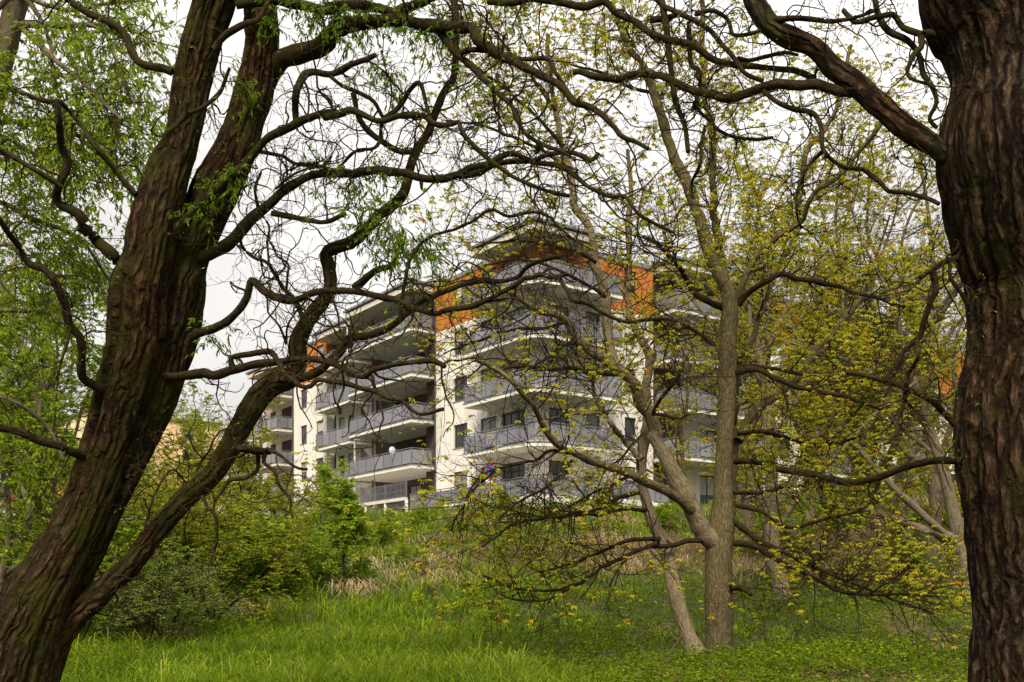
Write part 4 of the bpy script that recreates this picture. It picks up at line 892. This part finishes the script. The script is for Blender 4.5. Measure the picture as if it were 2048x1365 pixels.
def place(src, first, px, d, rz, sc, label, dz=0.0):
    o = src if first else copy_tree(src)
    x = (px - HX) / FPX * d; o.location = (x, d, zg(x, d) - 0.02 + dz); o.rotation_euler = (0, 0, rz); o.scale = (sc,) * 3; o['label'] = label
    return o
gA = grove_tree('x', np.random.default_rng(21), 12.5, 9, .95, 'grove_leaf', 'grove_bark', .098, 170, 1000, 2900, sc=1.25)
gB = grove_tree('x', np.random.default_rng(33), 13.5, 10, .9, 'grove_leaf', 'grove_bark', .10, 180, 1050, 3100, .55, sc=1.25)
gC = grove_tree('x', np.random.default_rng(47), 10.5, 8, 1.0, 'grove_leaf', 'grove_bark', .095, 160, 950, 2700, .6, sc=1.2)
GL = [(gA, 1, 1570, 25, .3, 1.0, 'slim grove tree just right of the chestnut trunk'), (gB, 1, 1752, 27, 1.2, 1.0, 'forked grove tree midway between the chestnut and the dark right trunk'), (gC, 1, 1672, 33, 2.2, 1.05, 'shorter grove tree on the bank behind the forked one'),
      (gA, 0, 1862, 31, 2.6, 1.1, 'grove tree close to the left side of the dark right trunk'), (gB, 0, 1505, 37, 3.9, 1.0, 'grove tree on the bank directly behind the chestnut trunk'), (gC, 0, 1950, 24, 4.4, 1.1, 'grove tree half hidden by the dark right trunk'),
      (gA, 0, 1790, 42, 5.1, 1.05, 'distant grove tree at the top of the bank on the right'), (gB, 0, 1620, 44, .9, .95, 'distant grove tree in front of the right wing'), (gC, 0, 2080, 35, 1.9, 1.2, 'grove tree behind the dark right trunk at the frame edge'), (gC, 0, 1385, 47, 5.6, .8, 'small tree on the bank in front of the right facade')]
for a in GL: place(*a)

# ---- green trees at the left
WL = Tree('leafy_tree', 'leafy green tree at the upper left behind the leaning trunk', (P(-230, 1330, 9.5)[0], 9.5, zg(P(-230, 1330, 9.5)[0], 9.5)))
C, R = path('f:-245,1460,60 -240,1360,50 -225,1250,42 -190,900,34 -110,560,28 -40,300,25 0,140,22 30,20,20 60,-120,18', 0, 0, 9.5, 9.5, 8, 0.05)
WL.trunk(C, R, M['grove_bark'], 30, 0.012, (7., 3.), spawnable=False)
for i, (s, a, b, d0, d1) in enumerate([('f:18,70 | c1:100,150 250,145 400,150 560,155 650,175 800,190 900,260', 8, 3, 9.5, 9), ('f:22,60 | c1:90,140 200,230 320,350 480,480 600,600 700,700', 8, 3, 9.5, 8.9), ('f:-60,200 | c1:0,500 180,560 300,600 460,670 560,720 700,740', 8, 3, 9.5, 9.2), ('f:-80,280 | c1:0,720 150,720 330,760 560,800 800,790', 7, 3, 9.6, 9.6),
        ('f:-110,420 | c1:0,830 150,870 300,950 420,1000 600,1060', 6, 3, 9.5, 9.2), ('f:-140,560 | c2:0,120 150,200 300,290 420,310', 6, 3, 9.6, 9.8), ('f:-60,100 | c1:60,-20 250,20 420,60 600,30 760,10', 6, 3, 9.5, 9.2), ('f:40,-20 90,60 120,200 160,330', 5, 2, 9.4, 9.3),
        ('f:-170,700 -60,640 40,620 120,640 180,700', 7, 3, 9.6, 10), ('f:-190,850 -80,780 20,800 90,850 130,920', 6, 3, 9.7, 10.2), ('c1:500,-60 560,90 640,260 700,420 760,600', 5, 3, 9.2, 9), ('f:-110,420 -20,400 70,440 160,480 220,560', 6, 3, 9.7, 10)]):
    C, R = path(s, a, b, d0, d1, i + 150, 0.05, 0.012); WL.limb(C, R, M['grove_bark'], 0.001)
rl = np.random.default_rng(15); C0, R0 = WL.arr(); g = Geo(); lg = Geo()
p, d, r, _ = spawn(C0, R0, 330, rl, .1, 1, .9); d[:, 2] += .2
C1, R1 = grow(p, d, rl.uniform(.25, .9, len(p)), np.minimum(r * .5, rl.uniform(.003, .006, len(p))), 9, .10, -.05, rl, .4); tubes(g, C1, R1, 4)
p, d, r, _ = spawn(C1, R1, 2200, rl, .1, 1, .8)
C2, R2 = grow(p, d, rl.uniform(.12, .45, len(p)), np.full(len(p), .0022), 6, .10, -.10, rl, .5); tubes(g, C2, R2, 3)
q, dq, _, _ = spawn(C2, R2, 17000, rl, .1, 1, .7); dq[:, 2] -= .5
leaf_quads(lg, q, dq + rl.normal(0, .25, dq.shape), rl.uniform(.045, .095, len(q)), rl.uniform(.014, .028, len(q)), rl, rl.beta(1.8, 1.8, len(q)))
WL.part(g, 'twigs', M['twig'], True); WL.part(lg, 'foliage', M['mid_leaf'])

pa = grove_tree('x', np.random.default_rng(61), 9.5, 11, 1.05, 'far_leaf', 'grove_bark', .12, 170, 850, 2600, .5, 'pale green trees on the left', nl=4, droop=.35, start=.10, name='pale_tree', sc=1.1)
pbt = grove_tree('x', np.random.default_rng(67), 8.0, 12, 1.1, 'mid_leaf', 'grove_bark', .13, 170, 800, 2300, .5, 'pale green trees on the left', nl=4, droop=.35, start=.08, name='pale_tree', sc=1.1)
for a in [(pa, 1, 30, 24, .4, 1.0, 'pale leafy tree at the left edge behind the leaning trunk'), (pbt, 1, 150, 19, 2.0, .95, 'mid green leafy tree left of the leaning trunk'), (pa, 0, -70, 30, 3.0, 1.25, 'tall pale tree at the extreme left edge'), (pa, 0, 385, 62, 1.1, .85, 'distant feathery tree against the sky beside the leaning trunk'), (pbt, 0, -30, 16, 4.4, .8, 'low bushy tree at the lower left edge')]: place(*a)

# ---- shrubs, sapling, brambles
def shrub(label, rng, H, stems, leafm, size, n1, n2_, n3, name='shrub', spread=.6, nl=4, lf=None, droop=.2, bark='twig', rad=.018, group='shrubs at the foot of the bank', sc=1.0, tint=(1.8, 1.8), t0=.12):
    T = Tree(name, label, (0, 0, 0), 'shrub', group)
    d = np.stack([rng.normal(0, spread, stems), rng.normal(0, spread, stems), np.ones(stems)], 1)
    Cs, Rs = grow(np.stack([rng.normal(0, .12, stems), rng.normal(0, .12, stems), np.full(stems, -.15)], 1), d, rng.uniform(.7, 1.05, stems) * H, np.full(stems, rad) * rng.uniform(.7, 1.3, stems), 22, .07, .02, rng, .3)
    for i in range(stems): T.limb(Cs[i], Rs[i], M[bark], 0.0, 'stem')
    foliate(T, rng, n1, n2_, n3, sc, leafm, size, .6, tint, 'twig', .03, lf or H * .28, droop, nl, t0=t0)
    return T.root
s1 = shrub('x', np.random.default_rng(71), 2.3, 6, 'shrub_leaf', .075, 90, 420, 1500, t0=.42, spread=.42, rad=.024)
s2 = shrub('x', np.random.default_rng(72), 2.0, 9, 'dark_leaf', .095, 110, 560, 2300, spread=.7)
s3 = shrub('x', np.random.default_rng(73), 4.2, 9, 'shrub_leaf', .12, 130, 640, 2300, lf=1.0, rad=.03, sc=1.1, spread=.45)
s4 = shrub('x', np.random.default_rng(74), 1.7, 6, 'far_leaf', .042, 80, 420, 1900, spread=.5, nl=4, t0=.4, rad=.02)
for a in [(s4, 1, 270, 16.5, 0, 1.25, 'pale grey green willow shrub with dark stems in front of the leaning limb'), (s1, 1, 412, 20.5, 1, 1.2, 'yellow green shrub on a single dark stem left of the grass'), (s2, 1, 510, 25, 2, 1.0, 'dark green dense shrub at the left end of the bank'),
          (s3, 1, 515, 33, 0, 1.25, 'large yellow green bush in front of the white block far left wing'), (s1, 0, 300, 23, 3, 1.25, 'olive green shrub between the leaning trunk and its low limb'), (s3, 0, 400, 27, 2, .75, 'bushy shrub under the low limb in front of the peach block'),
          (s2, 0, 590, 29, 1, .75, 'dark shrub left of the bright sapling'), (s3, 0, 250, 26, 4, .95, 'broad shrub behind the leaning trunk at mid height'), (s1, 0, 150, 18, 5, 1.2, 'low shrub at the foot of the leaning trunk left side'), (s2, 0, 460, 26, 4, 1.0, 'dark shrub in the shade under the large yellow green bush'),
          (s2, 0, 712, 26.5, 2.5, .45, 'low dark green nettle clump below the sapling'), (s2, 0, 660, 27.5, 5.5, .5, 'second low nettle clump left of the sapling'), (s1, 0, 555, 26, 2.2, .8, 'yellow green shrub in front of the dark shrub'), (s4, 0, 350, 18, 2, 1.0, 'small pale shrub right of the dark stemmed one'),
          (s3, 0, 300, 40, 1, .9, 'far bush below the peach block'), (s3, 0, 130, 36, 3, 1.1, 'far bush in front of the cream house'), (s3, 0, 1990, 40, 3, .8, 'bush on the bank behind the dark right trunk'), (s1, 0, 640, 46, 4, .9, 'small bush at the fence left end')]: place(*a)
s5 = shrub('x', np.random.default_rng(75), 1.5, 8, 'mid_leaf', .10, 90, 420, 1500, spread=.75, group='low bushes on the bank')
for a in [(s5, 1, 765, 37, 0, .9, 'fresh green bush at the right end of the bar fence'), (s5, 0, 840, 42, 1, .7, 'low bush on the bank under the long balconies'), (s5, 0, 925, 39, 2, .55, 'small weedy bush on the bank left of the round sign'), (s5, 0, 1015, 46, 3, .8, 'low bush on the bank just below the round sign'), (s5, 0, 1110, 43, 4, .6, 'low bush on the bank below the corner terrace'),
          (s5, 0, 1200, 47, 5, .8, 'low bush on the bank crest right of the corner terrace'), (s5, 0, 1320, 40, .6, .8, 'bush on the bank between the slim tree and the chestnut'), (s5, 0, 1560, 33, 1.6, .9, 'green bush on the bank right of the chestnut'), (s5, 0, 1700, 38, 2.6, 1.0, 'green bush under the grove on the upper bank'), (s5, 0, 1800, 29, 3.6, .7, 'low bush in front of the grove near the dark trunk'),
          (s5, 0, 1905, 34, 4.6, 1.1, 'bush touching the left side of the dark right trunk'), (s5, 0, 800, 31, 5.6, .5, 'low weedy bush at the foot of the bank right of the sapling')]: place(*a)
sp = grove_tree('x', np.random.default_rng(81), 5.2, 16, .34, 'sapling_leaf', 'twig', .10, 130, 520, 1700, .40, None, nl=4, droop=.1, rad=.035, start=.28, name='sapling', lf=.30)
place(sp, True, 686, 26, .5, 1.02, 'bright green feathery sapling in front of the fence')

def bramble(label, px, d, rng, n=130, w=2.2, hgt=.8):
    x = (px - HX) / FPX * d; B = empty('bramble', (x, d, zg(x, d)), 0, label, 'bramble', 'brambles on the bank')
    a = rng.uniform(-w, w, n); b = rng.uniform(-w * .6, w * .6, n); p = np.stack([a, b, zg(x + a, d + b) - zg(x, d)], 1)
    C, R = grow(p, np.stack([rng.normal(0, .7, n), rng.normal(0, .5, n), np.ones(n)], 1), rng.uniform(.6, 1.7, n) * hgt * 1.3, np.full(n, .008), 9, .16, -.16, rng, .4)
    g = Geo(); tubes(g, C, R, 4); p, dd, r, _ = spawn(C, R, n * 4, rng, .2, 1, .8)
    C2, R2 = grow(p, dd, rng.uniform(.15, .6, n * 4), np.full(n * 4, .0045), 5, .2, -.08, rng, .5); tubes(g, C2, R2, 3)
    o = g.build('canes', M['dry_cane'], B, True); o['kind'] = 'stuff'
M['dry_cane'] = bark_mat('dry cane', (0.06, 0.035, 0.022), (0.15, 0.09, 0.055), (0.25, 0.17, 0.11), None, 0, (50, 50, 20), .2)
rb_ = np.random.default_rng(91)
for (px, d, l) in ((1270, 30, 'brown leafless bramble tangle left of the leaning slim tree'), (1150, 33, 'bramble tangle on the dry bank below the terrace'), (1370, 34, 'bramble tangle between the slim tree and the chestnut'), (1650, 31, 'bare bramble patch under the grove'), (1860, 34, 'bramble tangle beside the dark right trunk'), (1000, 29, 'low brambles at the middle of the bank'), (300, 17.2, 'reddish dry twigs under the pale willow shrub')):
    bramble(l, px, d, rb_, 110 if d > 20 else 60, 2.2 if d > 20 else .6, .8 if d > 20 else .25)

# ------------------------------------------------------------------ grass, herbs, dry grass
def frustum(n, d0, d1, rng, pw=1.0, lo=-.56, hi=.56):
    d = d0 * (d1 / d0) ** (rng.random(n) ** pw); x = rng.uniform(lo, hi, n) * d; return x, d
def blades(g, x, y, L, W, rng, tint, bend=.55, lean=.35, z0=0.0, az=None):
    n = len(x); a = rng.random(n) * 6.283 if az is None else az; base = np.stack([x, y, zg(x, y) - .01 + z0], 1); dr = np.stack([np.cos(a), np.sin(a), np.zeros(n)], 1)
    s = np.stack([-np.sin(a), np.cos(a), np.zeros(n)], 1) * np.cos(rng.random(n))[:, None] + dr * .3; s = nrm(s) * W[:, None] * .5
    le = rng.uniform(.1, 1, n) * lean; be = rng.uniform(.1, 1, n) * bend; up = np.array([0, 0, 1.])
    m = base + (up * .55 + dr * (le * .55)[:, None]) * L[:, None]; m2 = base + (up * (.88 - .22 * be)[:, None] + dr * (le * .85 + be * .42)[:, None]) * L[:, None]
    t = base + (up * (1.0 - .75 * be)[:, None] + dr * (le + be)[:, None]) * L[:, None]
    V = np.stack([base - s, base + s, m + s * .9, m - s * .9, m2 + s * .65, m2 - s * .65, t], 1).reshape(-1, 3); i = np.arange(n) * 7
    g.add(V, np.concatenate([np.stack([i, i + 1, i + 2, i + 3], 1), np.stack([i + 3, i + 2, i + 4, i + 5], 1)]), np.stack([i + 5, i + 4, i + 6], 1), qt=np.concatenate([tint, tint]), tt=tint)
rg = np.random.default_rng(101)
def dryness(x, y):
    px = HX + x / y * FPX
    b = sst(y, 26, 30) * (1 - sst(y, 46, 53)) * (.16 + 1.0 * n2(x, y, .28, 5.5) + .8 * n2(x, y, .9, 8.1))
    return np.clip(b * (.25 * sst(px, 620, 720) + .75 * sst(px, 800, 960)), 0, 1)
def herbness(x, y):
    px = HX + x / y * FPX
    return np.clip(sst(px + 90 * n2(x, y, .5, 2.2), 1000, 1330) * (1 - sst(y, 30, 40)) + .5 * sst(n2(x, y, .45, 4.4), .3, .6), 0, 1)
g = Geo()
cx_, cy_ = frustum(10500, 9.0, 56, rg, 1.0)
keep = (rg.random(len(cx_)) > dryness(cx_, cy_) * .8) & (rg.random(len(cx_)) > herbness(cx_, cy_) * .70); cx_, cy_ = cx_[keep], cy_[keep]
cl = n2(cx_, cy_, .45, 1.1); fine = n2(cx_, cy_, 1.6, 6.1); nb = 13
cs = np.clip(.27 + .07 * (1 - sst(HX + cx_ / cy_ * FPX, 700, 1150)) + .15 * cl + .12 * fine + rg.normal(0, .06, len(cx_)), .10, .62) * (1 - .45 * herbness(cx_, cy_)) * np.interp(cy_, [7, 25, 56], [1, 1.1, 1.25])
ct = .40 + .22 * cl + .16 * fine + rg.normal(0, .13, len(cx_)); wind = 0.9 + .8 * n2(cx_, cy_, .3, 8.8)
rpt = lambda v: np.repeat(v, nb)
N = len(cx_) * nb; az = rg.random(N) * 6.283; rad = rg.random(N) ** .6 * rpt(np.interp(cy_, [7, 25, 56], [.11, .22, .40]))
x = rpt(cx_) + np.cos(az) * rad; y = rpt(cy_) + np.sin(az) * rad; az = np.where(rg.random(N) < .35, rpt(wind) + rg.normal(0, .5, N), az + rg.normal(0, .5, N))
L = rpt(cs) * rg.uniform(.55, 1.2, N); W = np.interp(y, [7, 12, 25, 56], [.0085, .0105, .019, .036]) * rg.uniform(.7, 1.3, N)
blades(g, x, y, L, W, rg, np.clip(rpt(ct) + rg.normal(0, .14, N), 0, .97 + .03 * (rg.random(N) < .2)), .95, .5, 0, az)
x, y = frustum(30000, 9.0, 50, rg, 1.0); k = rg.random(len(x)) > herbness(x, y) * .6; x, y = x[k], y[k]
blades(g, x, y, rg.uniform(.06, .16, len(x)), np.interp(y, [7, 25, 56], [.008, .018, .034]), rg, np.clip(rg.normal(.25, .15, len(x)), 0, 1), .7, .5)
tag(g.build('grass', M['grass']), 'tall fresh green meadow grass over the slope', 'grass', None, 'stuff')
g = Geo()
x, y = frustum(60000, 20, 55, rg, .8); k = rg.random(len(x)) < dryness(x, y); x, y = x[k], y[k]
blades(g, x, y, np.clip(.32 + .2 * n2(x, y, .8, 3.1) + .15 * rg.random(len(x)), .1, .8), np.interp(y, [20, 55], [.013, .032]), rg, np.clip(.5 + .3 * n2(x, y, .5, 9.9) + rg.normal(0, .22, len(x)), 0, 1), 1.3, .9)
# pale straw tufts at the foot of the bank
for (px, d, n, w) in ((725, 25.5, 150, .32), (690, 25.8, 60, .2), (865, 26.5, 90, .3), (505, 22.5, 60, .2), (760, 28, 90, .4), (1240, 29, 160, .7), (1330, 30, 130, .8), (1900, 38, 500, 1.8)):
    cx = (px - HX) / FPX * d; x = rg.normal(cx, w, n); y = rg.normal(d, w * .7, n)
    blades(g, x, y, rg.uniform(.2, .75, n), rg.uniform(.012, .02, n), rg, np.clip(rg.normal(.75, .2, n), 0, 1), 1.5, 1.0)
tag(g.build('dry_grass', M['dry']), 'straw coloured dry grass on the bank below the terrace', 'grass', None, 'stuff')
# leafy herbs
g = Geo()
x, y = frustum(46000, 9.0, 40, rg, 1.0); h = herbness(x, y); patch = n2(x, y, .8, 12.0)
k = (rg.random(len(x)) < (.12 + .88 * h)) & (rg.random(len(x)) < .62 + .8 * patch) & (rg.random(len(x)) > dryness(x, y)); x, y, patch = x[k], y[k], patch[k]
z = zg(x, y) + np.clip(.05 + .15 * rg.random(len(x)) * (1 + 1.2 * patch) + .06 * patch, .01, .5)
N = len(x); sz = np.interp(y, [7, 40], [.040, .085])
for kk in range(4):
    a = rg.random(N) * 6.283; dd = np.stack([np.cos(a), np.sin(a), rg.normal(-.05, .35, N)], 1)
    pos = np.stack([x + rg.normal(0, .035, N), y + rg.normal(0, .035, N), z + rg.normal(0, .03, N)], 1); l = sz * rg.uniform(.6, 1.3, N)
    leaf_quads(g, pos, dd, l, l * .62, rg, np.clip(.42 + .22 * patch + rg.normal(0, .2, N), 0, 1), .2)
tag(g.build('ground_cover', M['herb']), 'low leafy herbs and nettles under the chestnut', 'ground cover', None, 'stuff')
M['litter'] = leaf_mat('fallen leaf', [(0.0, (0.05, 0.028, 0.014)), (0.6, (0.13, 0.075, 0.035)), (1.0, (0.27, 0.18, 0.10))], 0.1, 0.85)
g = Geo(); x, y = frustum(9000, 9, 34, rg, 1.0, -.05, .56); k = rg.random(len(x)) < .2 + .8 * sst(n2(x, y, .5, 21.0), -.1, .4); x, y = x[k], y[k]; N = len(x)
a = rg.random(N) * 6.283; leaf_quads(g, np.stack([x, y, zg(x, y) + rg.uniform(.02, .09, N)], 1), np.stack([np.cos(a), np.sin(a), rg.normal(0, .25, N)], 1), rg.uniform(.05, .12, N), rg.uniform(.03, .06, N), rg, rg.random(N))
tag(g.build('leaf_litter', M['litter']), 'brown fallen leaves scattered among the herbs', 'leaf litter', None, 'stuff')
g = Geo(); n = 320; x, y = frustum(n, 10, 30, rg, 1.0, -.1, .5); a = rg.random(n) * 6.283
C, R = grow(np.stack([x, y, zg(x, y) + .05], 1), np.stack([np.cos(a), np.sin(a), rg.normal(.1, .2, n)], 1), rg.uniform(.25, 1.1, n), rg.uniform(.003, .008, n), 7, .12, -.02, rg, .4); tubes(g, C, R, 4)
tag(g.build('fallen_twigs', M['dry_cane'], None, True), 'dead brown twigs lying in the grass and herbs', 'twigs', None, 'stuff')
# thin dark shoots standing in the grass
for (px, py, d, h, l) in ((1534, 1290, 14.5, 1.15, 'thin upright dark shoot right of the chestnut trunk'), (992, 1300, 14, 1.0, 'thin brown seedling in the middle of the grass')):
    x = (px - HX) / FPX * d; T = Tree('seedling', l, (x, d, float(zg(x, d))), 'seedling')
    C, R = grow(np.array([[x, d, float(zg(x, d)) - .05]]), np.array([[0, 0, 1.]]), np.array([h]), np.array([.008]), 20, .03, .02, rg, .3); T.limb(C[0], R[0], M['twig'], 0, 'stem')
    foliate(T, rg, 14, 30, 60, .5, 'herb', .04, .2, lenf=.5)
